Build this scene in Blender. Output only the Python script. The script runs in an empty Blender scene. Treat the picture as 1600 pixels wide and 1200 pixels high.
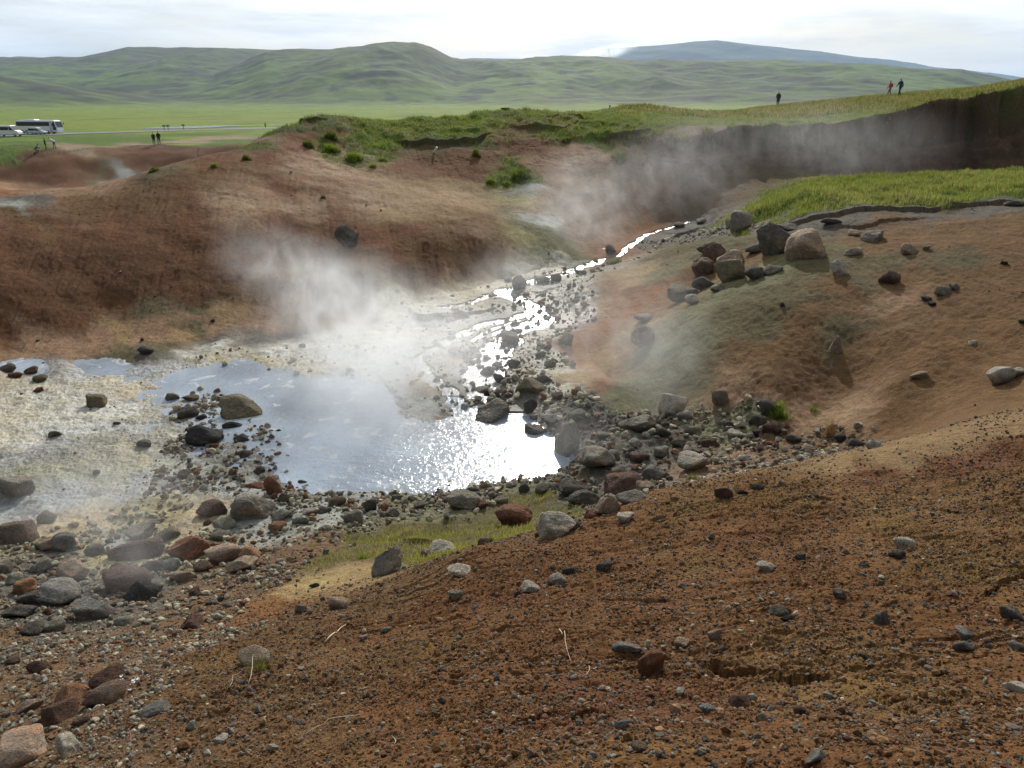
import bpy, bmesh, math, random
import numpy as np
from mathutils import Vector, Matrix, Euler

# ------------------------------------------------------------------ camera, sky, sun, exposure
SC = bpy.context.scene
COL = SC.collection
ZC = 9.0                      # eye height above the far plain's datum
FPX = 1250.0                  # focal length in pixels of the 1600 px wide photograph
PITCH = math.radians(19.4)
cd = bpy.data.cameras.new("camera")
cam = bpy.data.objects.new("camera", cd)
COL.objects.link(cam)
cam.location = (0, 0, ZC)
cam.rotation_euler = (math.radians(90) - PITCH, 0, 0)
cd.sensor_width = 36.0
cd.lens = 36.0 * FPX / 1600.0
cd.clip_start = 0.05
cd.clip_end = 60000
SC.camera = cam

SUN_EL, SUN_AZ = math.radians(27.5), math.radians(5.0)   # azimuth to the right of +Y
sd = bpy.data.lights.new("sun", 'SUN')
sd.energy = 4.6
sd.angle = math.radians(0.5)
sd.color = (1.0, 0.95, 0.87)
sun = bpy.data.objects.new("sun", sd)
COL.objects.link(sun)
sun.rotation_euler = (math.radians(90) - SUN_EL, 0, math.radians(180) - SUN_AZ)
_d = Vector((math.sin(SUN_AZ) * math.cos(SUN_EL), math.cos(SUN_AZ) * math.cos(SUN_EL), math.sin(SUN_EL)))
sun.rotation_euler = _d.to_track_quat('Z', 'Y').to_euler()
sun.location = (0, 0, 60)

W = bpy.data.worlds.new("World")
SC.world = W
W.use_nodes = True
nt = W.node_tree
nt.nodes.clear()
def N(t, typ, **kw):
    n = t.nodes.new(typ)
    for k, v in kw.items():
        setattr(n, k, v)
    return n
wo = N(nt, 'ShaderNodeOutputWorld')
bg = N(nt, 'ShaderNodeBackground')
sky = N(nt, 'ShaderNodeTexSky', sky_type='NISHITA', sun_disc=False)
sky.sun_elevation = SUN_EL
sky.sun_rotation = SUN_AZ
sky.air_density = 1.0; sky.dust_density = 1.5; sky.ozone_density = 1.2
tc = N(nt, 'ShaderNodeTexCoord')
mp = N(nt, 'ShaderNodeMapping')
mp.inputs['Scale'].default_value = (1.0, 1.0, 5.5)
mp.inputs['Location'].default_value = (0.3, 0.1, 0.0)
nz = N(nt, 'ShaderNodeTexNoise')
nz.inputs['Scale'].default_value = 2.6; nz.inputs['Detail'].default_value = 7; nz.inputs['Roughness'].default_value = 0.58
cr = N(nt, 'ShaderNodeValToRGB')
cr.color_ramp.elements[0].position = 0.34; cr.color_ramp.elements[0].color = (0.12, 0.12, 0.12, 1)
cr.color_ramp.elements[1].position = 0.56; cr.color_ramp.elements[1].color = (1, 1, 1, 1)
mx = N(nt, 'ShaderNodeMix', data_type='RGBA')
# thin cloud, brightest on the sun's side of the sky
gm = N(nt, 'ShaderNodeVectorMath', operation='DOT_PRODUCT'); gm.inputs[1].default_value = tuple(_d)
gn = N(nt, 'ShaderNodeVectorMath', operation='NORMALIZE')
gr = N(nt, 'ShaderNodeValToRGB'); gr.color_ramp.interpolation = 'B_SPLINE'
for _i, (_p, _c) in enumerate(((0.0, (2.9, 3.0, 3.1)), (.35, (3.1, 3.25, 3.4)), (.62, (5.6, 5.75, 5.9)), (.84, (10.0, 10.6, 11.4)), (1.0, (16, 15.8, 15.2)))):
    _e = gr.color_ramp.elements[_i] if _i < 2 else gr.color_ramp.elements.new(_p)
    _e.position = _p; _e.color = tuple(v / 16 for v in _c) + (1,)
gh = N(nt, 'ShaderNodeMapRange'); gh.inputs[1].default_value = -1.0
gs_ = N(nt, 'ShaderNodeVectorMath', operation='SCALE'); gs_.inputs['Scale'].default_value = 16
nt.links.new(tc.outputs['Generated'], gn.inputs[0]); nt.links.new(gn.outputs[0], gm.inputs[0]); nt.links.new(gm.outputs['Value'], gh.inputs[0])
nt.links.new(gh.outputs[0], gr.inputs[0]); nt.links.new(gr.outputs[0], gs_.inputs[0]); 
mp2 = N(nt, 'ShaderNodeMapping'); mp2.inputs['Scale'].default_value = (1.0, 1.0, 7.0); mp2.inputs['Location'].default_value = (1.3, 2.1, 0.4)
nz2 = N(nt, 'ShaderNodeTexNoise'); nz2.inputs['Scale'].default_value = 4.2; nz2.inputs['Detail'].default_value = 8; nz2.inputs['Roughness'].default_value = 0.6
mr2 = N(nt, 'ShaderNodeMapRange'); mr2.inputs[1].default_value = .36; mr2.inputs[2].default_value = .60; mr2.inputs[3].default_value = .84; mr2.inputs[4].default_value = 1.2
gt_ = N(nt, 'ShaderNodeVectorMath', operation='SCALE')
nt.links.new(tc.outputs['Generated'], mp2.inputs[0]); nt.links.new(mp2.outputs[0], nz2.inputs['Vector']); nt.links.new(nz2.outputs[0], mr2.inputs[0])
nt.links.new(gs_.outputs[0], gt_.inputs[0]); nt.links.new(mr2.outputs[0], gt_.inputs['Scale']); nt.links.new(gt_.outputs[0], mx.inputs[7])
nt.links.new(tc.outputs['Generated'], mp.inputs[0]); nt.links.new(mp.outputs[0], nz.inputs['Vector'])
nt.links.new(nz.outputs[0], cr.inputs[0]); nt.links.new(cr.outputs[0], mx.inputs[0])
nt.links.new(sky.outputs[0], mx.inputs[6]); nt.links.new(mx.outputs[2], bg.inputs[0])
bg.inputs[1].default_value = 0.085
nt.links.new(bg.outputs[0], wo.inputs[0])

SC.render.engine = 'CYCLES'
SC.view_settings.view_transform = 'Standard'
SC.view_settings.look = 'None'
SC.view_settings.exposure = 0.17
SC.view_settings.gamma = 1
SC.view_settings.use_curve_mapping = False
cy = SC.cycles
cy.max_bounces = 5; cy.diffuse_bounces = 2; cy.glossy_bounces = 3; cy.transmission_bounces = 3; cy.volume_bounces = 2
cy.transparent_max_bounces = 24
cy.sample_clamp_indirect = 6
cy.use_adaptive_sampling = True
cy.adaptive_threshold = 0.02
cy.volume_max_steps = 64
cy.volume_step_rate = 1.6
cy.use_denoising = True

# ------------------------------------------------------------------ noise and projection helpers
_rs = np.random.RandomState(7)
_perm = _rs.permutation(512)
_perm = np.concatenate([_perm, _perm, _perm[:8]])
_ang = _rs.rand(512) * 2 * np.pi
_gx, _gy = np.cos(_ang), np.sin(_ang)
def noise2(x, y, seed=0):
    x = np.asarray(x, float) + seed * 37.13; y = np.asarray(y, float) + seed * 17.71
    xi = np.floor(x).astype(np.int64); yi = np.floor(y).astype(np.int64)
    xf = x - xi; yf = y - yi
    u = xf * xf * xf * (xf * (xf * 6 - 15) + 10); v = yf * yf * yf * (yf * (yf * 6 - 15) + 10)
    xi &= 511; yi &= 511
    x1 = (xi + 1) & 511; y1 = (yi + 1) & 511
    def g(a, b, fx, fy):
        h = _perm[(_perm[a] + b) & 511]
        return _gx[h] * fx + _gy[h] * fy
    n00 = g(xi, yi, xf, yf); n10 = g(x1, yi, xf - 1, yf)
    n01 = g(xi, y1, xf, yf - 1); n11 = g(x1, y1, xf - 1, yf - 1)
    a = n00 + u * (n10 - n00); b = n01 + u * (n11 - n01)
    return (a + v * (b - a)) * 1.5
def fbm(x, y, oct=4, seed=0, rough=0.5, ridged=False):
    s = 0; a = 1.0; f = 1.0; t = 0
    for o in range(oct):
        n = noise2(np.asarray(x) * f, np.asarray(y) * f, seed + o * 3)
        s = s + a * ((1 - 2 * np.abs(n)) if ridged else n)
        t += a; a *= rough; f *= 2.03
    return s / t
def sstep(a, b, x):
    t = np.clip((x - a) / (b - a), 0, 1)
    return t * t * (3 - 2 * t)
def rdrop(py):
    return math.tan(PITCH + math.atan((py - 600) / FPX))
def ray(px, py):
    u = (px - 800) / FPX; v = (600 - py) / FPX
    return (u, math.cos(PITCH) + v * math.sin(PITCH), -math.sin(PITCH) + v * math.cos(PITCH))
def PT(px, py, Y):
    d = ray(px, py); k = Y / d[1]
    return (d[0] * k, Y, ZC + d[2] * k)
OFF = 3.0
def ST(X, Y):
    Yk = np.maximum(np.asarray(Y, float) + OFF, OFF * 0.85)
    return np.asarray(X, float) / Yk, np.log(Yk)

# ------------------------------------------------------------------ terrain control points
# (px, py, drop below the eye) : distance follows from the line of sight
LD = []
WL = 6.5
def D(drop, *pts):
    for p in pts: LD.append((p[0], p[1], drop))
# pool bed
D(6.72, (560, 700), (640, 730), (740, 710), (830, 715), (560, 640), (690, 690), (480, 620), (500, 740), (870, 725), (790, 665))
D(6.56, (0, 580), (60, 577), (130, 574), (190, 572))
D(6.60, (420, 600), (300, 590), (440, 640), (400, 580))
D(6.535, (390, 640), (330, 620), (430, 690), (290, 620))
D(6.50, (380, 700), (340, 660), (250, 590), (390, 665), (360, 735), (310, 690), (420, 740))
# mud flats left
D(6.455, (0, 640), (80, 640), (150, 620), (200, 660), (100, 700), (0, 700), (230, 710), (150, 740), (300, 740), (60, 600), (160, 590))
D(6.40, (70, 800), (150, 790), (240, 790), (330, 790), (180, 840), (260, 830))
D(6.47, (0, 760), (60, 745), (130, 770), (0, 790), (30, 800))
D(6.25, (400, 800), (300, 840), (90, 850), (0, 850), (420, 830))
# near shore
D(6.35, (470, 785), (600, 790), (700, 795), (780, 775), (900, 758), (850, 765))
D(6.22, (480, 810), (600, 815), (700, 808), (800, 800), (880, 790))
# crust flats behind the pool
D(6.465, (560, 570), (620, 560), (620, 600), (680, 620), (700, 580), (640, 640), (480, 560), (420, 570), (500, 585), (700, 530), (600, 530), (740, 500), (690, 655), (660, 500), (540, 545))
D(6.42, (300, 565), (370, 548))
# stream
D(6.56, (760, 620), (755, 575), (775, 640), (800, 540), (720, 655))
D(6.42, (830, 500), (838, 485))
D(6.3, (815, 455), (760, 465), (700, 480))
D(6.12, (860, 438), (900, 420))
D(5.92, (960, 402), (940, 408))
D(5.55, (1000, 375), (1015, 368))
D(5.2, (1080, 348))
D(6.35, (730, 540), (860, 470), (780, 600), (820, 580), (840, 620), (870, 660), (910, 690))
D(6.2, (930, 700), (960, 730), (900, 650), (860, 590), (860, 540))
D(6.15, (1000, 740), (1040, 730), (990, 660), (1080, 700), (950, 640), (1060, 665))
D(6.08, (1180, 700), (1150, 650), (1120, 720))
D(6.0, (1250, 690), (1220, 660))
D(5.75, (1322, 695))
D(6.2, (925, 588), (905, 600))
D(6.1, (965, 612), (950, 593), (940, 575))
# base line of the left mound
D(6.4, (0, 575), (100, 568), (200, 556), (300, 540), (400, 530), (500, 522), (600, 490))
D(6.2, (650, 465), (720, 450), (790, 435), (840, 428))
# foreground shoulder
D(5.75, (0, 930), (100, 940), (200, 930), (300, 920), (400, 900), (480, 880), (550, 870))
D(5.95, (560, 850), (640, 845), (700, 850), (760, 826), (830, 812), (450, 860), (250, 890), (100, 900))
D(5.1, (0, 1010), (150, 1000), (300, 985), (430, 960))
# (px, py, distance)
LY = [(0, 1190, 3.9), (150, 1190, 3.4), (300, 1150, 3.5), (0, 1090, 5.0), (200, 1080, 4.6), (400, 1050, 4.4), (550, 1150, 3.0), (800, 1190, 2.3),
 (500, 950, 6.35), (640, 930, 6.3), (600, 1040, 4.25), (800, 1080, 3.3), (800, 1000, 4.15), (800, 900, 5.75), (720, 870, 6.7), (850, 850, 6.7), (930, 815, 7.1), (1010, 775, 7.6),
 (1000, 1190, 2.15), (1000, 1080, 3.2), (1000, 1000, 4.05), (1000, 900, 5.4), (1000, 830, 6.6), (1200, 1190, 2.05), (1200, 1080, 3.05), (1200, 1000, 3.8), (1200, 900, 5.05), (1200, 820, 6.3), (1150, 750, 7.8),
 (1400, 1190, 1.98), (1400, 1080, 2.95), (1400, 1000, 3.65), (1400, 900, 4.8), (1400, 800, 6.3), (1300, 725, 8.0), (1400, 705, 8.1), (1400, 745, 7.4),
 (1600, 1190, 1.92), (1600, 1080, 2.85), (1600, 1000, 3.5), (1600, 900, 4.6), (1600, 800, 6.0), (1600, 720, 7.5), (1600, 662, 8.6), (1500, 684, 8.4),
 # right mound
 (1420, 660, 13.3), (1500, 640, 12.4), (1600, 625, 12.0), (1400, 600, 14.6), (1500, 570, 14.8), (1600, 550, 14.6), (1300, 640, 15.0),
 (1300, 600, 15.9), (1300, 500, 18.0), (1300, 420, 20.8), (1300, 350, 25.5), (1450, 500, 17.0), (1450, 420, 19.8), (1450, 345, 25.5), (1600, 480, 16.6), (1600, 400, 19.8), (1600, 328, 25.5),
 (1200, 600, 15.7), (1200, 520, 17.8), (1200, 460, 19.5), (1210, 425, 21.6), (1100, 630, 15.8), (1100, 560, 17.6), (1100, 500, 19.4), (1120, 460, 21.2), (1160, 425, 23.0),
 (1030, 640, 16.4), (1000, 590, 17.9), (1030, 520, 20.0), (1060, 475, 22.2), (950, 600, 18.6), (940, 545, 20.6), (1000, 470, 23.8), (900, 570, 19.2), (900, 510, 22.8), (870, 520, 23.2), (950, 480, 24.0), (940, 440, 26.5),
 (1050, 420, 26.0), (1100, 390, 27.0), (1000, 405, 29.3), (1160, 375, 26.5), (1060, 375, 32.0), (1120, 352, 34.0), (1230, 350, 27.5), (1180, 345, 31.0),
 # right grass shelf
 (1170, 325, 32.5), (1250, 310, 31.0), (1250, 295, 37.0), (1400, 320, 28.5), (1400, 290, 35.0), (1400, 273, 41.0), (1600, 300, 28.5), (1600, 280, 34.0), (1600, 266, 41.0), (1750, 270, 38.0), (1750, 310, 27.0), (1750, 500, 15.0), (1750, 640, 10.0),
 # left mound face and crest
 (0, 545, 20.9), (0, 520, 21.8), (200, 530, 21.9), (200, 510, 22.8), (400, 508, 23.2), (0, 500, 22.4), (0, 450, 23.6), (0, 400, 25.4), (0, 345, 27.9), (200, 480, 23.8), (200, 450, 24.6), (200, 400, 26.2), (200, 350, 28.6), (200, 310, 30.8), (190, 285, 33.0), (60, 318, 30.0),
 (400, 480, 24.3), (400, 450, 25.2), (400, 400, 27.0), (400, 350, 29.2), (400, 300, 32.2), (400, 250, 35.8), (330, 240, 37.5), (260, 262, 34.0), (420, 205, 42.0), (470, 188, 45.0),
 (520, 480, 25.0), (500, 400, 28.0), (500, 300, 33.0), (500, 230, 40.0), (550, 184, 47.0), (600, 440, 26.6), (600, 400, 28.0), (600, 350, 30.5), (600, 300, 34.0), (600, 240, 40.5), (600, 210, 44.0), (640, 186, 49.0),
 (690, 420, 28.3), (680, 380, 29.5), (740, 400, 29.8), (760, 360, 31.5), (700, 320, 34.0), (800, 400, 30.6), (820, 365, 32.6), (850, 350, 34.0), (860, 385, 31.8),
 (700, 260, 40.0), (700, 220, 43.0), (720, 190, 48.0), (800, 320, 36.0), (800, 280, 39.0), (800, 235, 43.0), (800, 200, 46.0), (800, 172, 52.0), (740, 178, 52.0),
 (900, 380, 33.5), (900, 330, 36.5), (900, 280, 40.0), (900, 230, 43.5), (900, 195, 47.0), (900, 177, 53.0), (960, 345, 36.0), (970, 290, 39.5), (970, 240, 42.5), (980, 205, 45.5), (1000, 183, 54.0),
 (1050, 320, 39.0), (1060, 270, 41.2), (1060, 225, 43.2), (1060, 205, 45.0),
 # high plateau to the right, behind the cliff
 (1100, 200, 47.0), (1200, 190, 50.0), (1300, 192, 51.0), (1400, 176, 51.0), (1500, 156, 51.0), (1600, 136, 51.0), (1750, 110, 51.0),
 (1100, 186, 60.0), (1200, 178, 75.0), (1300, 166, 75.0), (1400, 158, 75.0), (1500, 146, 75.0), (1600, 131, 70.0), (1750, 100, 75.0),
 (1100, 178, 85.0), (1200, 167, 112.0), (1300, 158, 115.0), (1400, 149.5, 120.0), (1500, 140, 110.0), (1600, 132, 105.0), (1750, 100, 110.0),
 (950, 173, 60.0), (1050, 176, 75.0), (960, 171.5, 85.0)]
# (X, Y, drop) out of sight or behind crests
LX = [(0, 0, 1.62), (-2, 0, 2.0), (2, 0, 1.5), (0, -1, 1.5), (-3, 1.5, 2.9), (4, 1, 1.6), (-5, -1, 2.6), (6, 0, 1.5), (8, 4, 2.6), (7, 6.5, 2.75), (-8, 5, 5.4), (-8, 1, 4.3), (8, 10.5, 3.9), (3, 10.5, 5.2), (1.2, 10, 5.6), (12, 9, 3.4),
 # behind the left crest
 (-26, 36, 4.4), (-19, 40, 4.6), (-26, 48, 8.0), (-15, 46, 4.8), (-14, 58, 7.4), (-10, 62, 7.2), (-3, 66, 6.6), (4, 72, 4.0), (-5, 58, 2.9), (-24, 60, 9.0), (-5, 85, 8.0), (8, 95, 6.0), (16, 110, 4.5), (-34, 34, 5.0), (-35, 42, 8.6),
 (30, 150, 3.5), (60, 150, 0.8), (20, 200, 8.0), (50, 230, 7.9), (90, 220, 5.0), (110, 130, -1.5), (-45, 60, 9.2), (90, 300, 7.9)]
# left pit and the plain
LX += [(x, 70.0, 9.35) for x in (-50, -38, -26, -16)] + [(x, 88.0, 9.3) for x in (-62, -50, -36, -24)]
PIT = [(20, 300, 80), (60, 315, 76), (100, 292, 98), (180, 287, 104), (60, 285, 101), (10, 287, 99), (260, 262, 112), (150, 280, 104)]
PITR = [(0, 255, 106), (40, 243, 109), (90, 236, 112), (150, 231, 117), (230, 229, 122), (310, 231, 120), (370, 232, 112)]
LY += PIT + PITR
for y in (130, 160, 200, 260, 400, 700, 1300, 3000):
    for k in (-1.1, -0.65, -0.45, -0.25, -0.05):
        if y < 150 and k > -0.3: continue
        LX.append((k * y, y, 7.8 if y > 150 else 7.0))
    if y >= 260:
        for k in (0.15, 0.4, 0.65, 1.1): LX.append((k * y, y, 7.9))

_P = []
for (px, py, dr) in LD:
    p = PT(px, py, dr / rdrop(py)); _P.append(p)
for (px, py, Y) in LY:
    _P.append(PT(px, py, Y))
for (X, Y, dr) in LX:
    _P.append((X, Y, ZC - dr))
_P = np.array(_P, float)

# cliff: an extra step added across a line; its foot at distance YC(s)
def _sof(px, py, Y):
    p = PT(px, py, Y); return float(ST(p[0], p[1])[0])
_cs = np.array([-3.0, _sof(880, 200, 45), _sof(980, 205, 44), _sof(1060, 205, 43.2), _sof(1150, 205, 45), _sof(1230, 195, 48), _sof(1300, 192, 48), _sof(1380, 170, 48.5), _sof(1450, 160, 47.5), _sof(1530, 150, 48.5), _sof(1600, 136, 48), _sof(1750, 110, 47), 3.0])
_cy = np.array([45, 45, 43.6, 43.0, 44.5, 47, 48, 48, 47, 48, 47.5, 46, 46.])
_ch = np.array([0, 0, .5, 1.0, 1.9, 2.4, 2.9, 3.5, 3.9, 4.3, 4.6, 4.9, 4.9])
def cliff(X, Y):
    s, t = ST(X, Y)
    yc = np.interp(s, _cs, _cy) + 1.1 * noise2(np.asarray(X) * 0.30, np.asarray(Y) * 0.05, 5) + 0.6 * noise2(np.asarray(X) * 0.9, np.asarray(Y) * 0.2, 6) + 0.25 * noise2(np.asarray(X) * 2.6, np.asarray(Y) * 0.6, 9)
    h = np.interp(s, _cs, _ch)
    q = (np.asarray(Y) - yc) / 1.3
    q = q + 0.34 * fbm(np.asarray(X) * 1.1, q * 2.2, 3, 8, .6)
    prof = 0.42 * sstep(-1.5, 0.35, q) + 0.58 * sstep(0.15, 0.75, q)
    return h * prof, h, q
_cz, _, _ = cliff(_P[:, 0], _P[:, 1])
_s, _t = ST(_P[:, 0], _P[:, 1])
KS = 1.5
_Q = np.stack([_s * KS, _t], 1)
_zv = _P[:, 2] - _cz
def _phi(r2): return 0.5 * r2 * np.log(r2 + 1e-12)
_n = len(_Q)
_A = np.zeros((_n + 3, _n + 3))
_r2 = ((_Q[:, None, :] - _Q[None]) ** 2).sum(-1)
_A[:_n, :_n] = _phi(_r2) + np.eye(_n) * 2e-4
_A[:_n, _n] = 1; _A[:_n, _n + 1:] = _Q; _A[_n, :_n] = 1; _A[_n + 1:, :_n] = _Q.T
_wt = np.linalg.solve(_A, np.concatenate([_zv, np.zeros(3)]))
GS = np.linspace(-1.9, 1.9, 460)
GT = np.linspace(math.log(OFF * 0.85), math.log(14000), 760)
_gs, _gt = np.meshgrid(GS * KS, GT)
_ZG = np.zeros(_gs.size)
_gp = np.stack([_gs.ravel(), _gt.ravel()], 1)
for i in range(0, len(_gp), 40000):
    c = _gp[i:i + 40000]
    r2 = ((c[:, None, :] - _Q[None]) ** 2).sum(-1)
    _ZG[i:i + 40000] = _phi(r2) @ _wt[:_n] + _wt[_n] + c @ _wt[_n + 1:]
_ZG = _ZG.reshape(_gs.shape)
# far plain stays level
_far = sstep(math.log(300), math.log(520), GT)[:, None]
_ZG = _ZG * (1 - _far) + (ZC - 7.9) * _far
def bil(G, s, t):
    a = np.clip((s - GS[0]) / (GS[1] - GS[0]), 0, len(GS) - 1.001); b = np.clip((t - GT[0]) / (GT[1] - GT[0]), 0, len(GT) - 1.001)
    i = a.astype(int); j = b.astype(int); fa = a - i; fb = b - j
    if G.ndim == 3: fa = fa[..., None]; fb = fb[..., None]
    return (G[j, i] * (1 - fa) + G[j, i + 1] * fa) * (1 - fb) + (G[j + 1, i] * (1 - fa) + G[j + 1, i + 1] * fa) * fb
def zbase(X, Y):
    s, t = ST(X, Y)
    return bil(_ZG, s, t) + cliff(X, Y)[0]
def hit_with(fn, px, py, y0=1.2, y1=600, n=2600):
    d = ray(px, py)
    Y = np.exp(np.linspace(math.log(y0), math.log(y1), n))
    k = Y / d[1]
    X = d[0] * k; Z = ZC + d[2] * k
    below = Z < fn(X, Y)
    if not below.any(): return None
    i = int(np.argmax(below))
    return float(X[i]), float(Y[i]), float(Z[i])
# ------------------------------------------------------------------ what the ground is made of, where
PAL = dict(
 redbrown=(.140, .063, .030), brown=(.136, .078, .035), dkbrown=(.108, .053, .026), chest=(.130, .062, .030),
 pink=(.245, .155, .092), tan=(.27, .185, .095), orange=(.19, .095, .042), ochre=(.27, .195, .095), yellow=(.33, .285, .155),
 white=(.47, .46, .41), cream=(.36, .325, .22), grey=(.20, .20, .185), bluegrey=(.20, .22, .23), paleg=(.30, .31, .28),
 greeng=(.135, .130, .072), olive=(.105, .088, .046), green=(.075, .120, .018), dkgreen=(.040, .066, .015), yg=(.13, .165, .030),
 straw=(.24, .19, .11), earth=(.105, .070, .045), gold=(.21, .14, .068), fore=(.145, .070, .028), fore2=(.160, .090, .036), slate=(.10, .092, .075),
 rust=(.19, .088, .038), sand=(.25, .19, .125), plain=(.150, .200, .030), plain2=(.10, .150, .034))
# class -> (crumb, grass, wet, rubble, mud)
CLS = dict(S=(.25, 0, 0, .03, 0), F=(1, 0, 0, .25, 0), R=(.5, 0, .15, 1, 0), Q=(.35, 0, .1, .8, .3), M=(.0, 0, .75, .10, 1), C=(.1, 0, .42, .34, 1),
           G=(.1, 1, 0, 0, 0), P=(0, .35, 0, 0, 0), K=(.2, 0, 0, .05, 0), E=(.3, .55, 0, .02, 0), T=(.3, .7, 0, .1, 0), B=(.1, 0, .65, .9, .6))
CP = []
def c(name, cls, *pts):
    for p in pts: CP.append((p[0], p[1], PAL[name], CLS[cls]))
# foreground
c('fore', 'F', (800, 1180), (1000, 1180), (1200, 1180), (1400, 1190), (1600, 1190), (800, 1060), (1000, 1060), (1500, 1000), (1600, 1080), (900, 940), (1100, 960), (1300, 930), (1450, 930), (700, 980), (650, 1100), (1150, 830), (1300, 800), (1050, 880), (850, 900), (1000, 850), (740, 920), (560, 990))
c('fore2', 'F', (1250, 1040), (1350, 1100), (1450, 1060), (1500, 880), (1600, 850), (1400, 800), (1250, 770), (1100, 790), (1500, 780), (1600, 760))
c('redbrown', 'F', (1550, 720), (1590, 700), (1480, 730), (1350, 740), (1000, 1100), (900, 1100), (780, 930))
c('gold', 'S', (1560, 672), (1480, 690), (1400, 708), (1600, 662), (1320, 725))
c('brown', 'F', (500, 1000), (400, 1000), (350, 1040), (450, 1080), (500, 1150), (300, 1100), (600, 930), (560, 960), (640, 1020))
c('ochre', 'S', (500, 910), (480, 920), (525, 903))
c('tan', 'S', (515, 905))
c('orange', 'F', (450, 945), (400, 965))
c('brown', 'R', (100, 1020), (200, 1010), (50, 1080), (200, 1080), (100, 1150), (200, 1180), (300, 960), (350, 940), (420, 900), (470, 870), (530, 850), (20, 1000), (330, 1000), (400, 880))
c('slate', 'R', (60, 960), (150, 960), (20, 920), (120, 920), (230, 920), (70, 890), (60, 1010))
c('yellow', 'Q', (130, 840), (230, 830), (300, 860), (200, 800), (260, 790), (160, 880), (30, 840))
c('paleg', 'Q', (440, 800), (480, 805), (520, 800), (420, 820), (560, 795), (180, 850))
c('greeng', 'R', (620, 800), (680, 800), (740, 790), (590, 825), (820, 770), (870, 765))
c('olive', 'T', (640, 830), (700, 822), (760, 805), (820, 795), (850, 785), (600, 850), (720, 850), (660, 855))
c('olive', 'T', (560, 850), (540, 870), (780, 820), (640, 870))
c('slate', 'R', (900, 770), (940, 750), (980, 730), (900, 640), (940, 660), (960, 700), (1020, 720), (1060, 690), (1000, 660), (880, 620))
c('greeng', 'R', (1130, 690), (1160, 660), (1060, 650), (1090, 665))
c('brown', 'R', (1200, 700), (1180, 720), (1120, 735), (1270, 690), (1230, 720), (1320, 700))
c('pink', 'R', (1170, 710), (1100, 740))
# mud flats
c('cream', 'M', (20, 650), (60, 640), (0, 665), (190, 600), (100, 600), (40, 610))
c('white', 'M', (60, 625), (120, 640), (30, 690), (200, 640), (60, 660), (150, 655))
c('greeng', 'M', (180, 690), (250, 680), (100, 720), (180, 740), (230, 640), (50, 740), (280, 620))
c('grey', 'M', (110, 690), (0, 715), (250, 720), (70, 705), (200, 665))
c('bluegrey', 'M', (60, 790), (10, 795), (120, 775), (200, 760), (0, 770), (150, 580), (60, 578), (230, 580))
c('ochre', 'M', (140, 810), (90, 820), (300, 800), (200, 725), (320, 790), (0, 600), (210, 610))
c('slate', 'B', (300, 660), (320, 700), (380, 670), (330, 640), (350, 740), (400, 700), (420, 740), (280, 700), (440, 760), (330, 620))
c('paleg', 'B', (300, 740), (250, 750), (370, 760))
c('bluegrey', 'M', (560, 700), (640, 730), (740, 710), (830, 700), (480, 620), (420, 600), (300, 590), (480, 690), (520, 750), (650, 670), (560, 640), (390, 640))
c('cream', 'C', (380, 560), (420, 570), (480, 580), (500, 595), (460, 560), (540, 540), (610, 520), (650, 480), (560, 560))
c('yellow', 'C', (400, 565), (330, 565), (440, 575), (700, 460), (760, 450), (620, 470))
c('white', 'C', (350, 540), (440, 545), (500, 550), (300, 560), (560, 590), (600, 560))
c('paleg', 'C', (620, 600), (660, 640), (700, 590), (680, 540), (640, 560), (700, 640), (740, 520), (720, 490), (680, 500), (600, 620))
c('pink', 'C', (640, 650), (690, 660))
c('ochre', 'C', (660, 600), (740, 480), (720, 560))
c('grey', 'C', (740, 600), (720, 620), (700, 520), (780, 500), (800, 470), (850, 445))
c('slate', 'B', (740, 560), (730, 600), (860, 520), (885, 480), (840, 470), (800, 490), (900, 500), (820, 600), (870, 600), (770, 590), (760, 560), (800, 600), (800, 520), (830, 640), (870, 680), (750, 640), (860, 460), (790, 540), (850, 600), (820, 570))
c('cream', 'C', (840, 520), (880, 600), (850, 420), (800, 440), (870, 410), (880, 580))
c('greeng', 'B', (860, 560), (830, 590), (890, 430))
# banks
c('pink', 'S', (60, 545), (150, 535), (250, 520), (20, 560), (330, 510), (400, 515), (300, 500), (100, 555))
c('tan', 'S', (200, 530), (350, 500), (280, 525))
c('olive', 'S', (250, 480), (310, 478), (200, 548), (160, 560), (270, 543), (300, 512))
c('slate', 'S', (340, 530), (400, 528), (450, 525), (240, 548))
c('brown', 'S', (450, 500), (480, 490), (560, 480), (420, 470))
c('dkbrown', 'S', (200, 470), (100, 500), (0, 520), (300, 450), (350, 420), (250, 430), (150, 450), (50, 470), (50, 420), (130, 400), (400, 400), (430, 440), (200, 400), (470, 380))
c('chest', 'S', (0, 400), (100, 370), (200, 370), (300, 380), (0, 440), (180, 340), (80, 340), (300, 340), (20, 350))
c('brown', 'S', (250, 310), (200, 300), (330, 290), (400, 270), (60, 350), (130, 320), (30, 335))
c('redbrown', 'S', (350, 260), (430, 250), (440, 300), (300, 300), (400, 220), (460, 210), (500, 330), (450, 350), (560, 360), (520, 290), (600, 370), (640, 350), (600, 400))
c('pink', 'K', (340, 310), (380, 330), (400, 290), (480, 260), (500, 270), (540, 280), (560, 300), (500, 240), (580, 320), (470, 330), (430, 320))
c('tan', 'K', (620, 330), (680, 310), (720, 300), (660, 290), (600, 290), (740, 320), (780, 310))
c('chest', 'S', (660, 250), (700, 240), (740, 250), (640, 270), (720, 270), (690, 260), (820, 230), (850, 240), (780, 260))
c('brown', 'K', (640, 400), (700, 380), (760, 340), (700, 340), (620, 440), (780, 380), (740, 400), (560, 430))
c('dkbrown', 'K', (720, 370), (690, 400), (670, 420))
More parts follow.
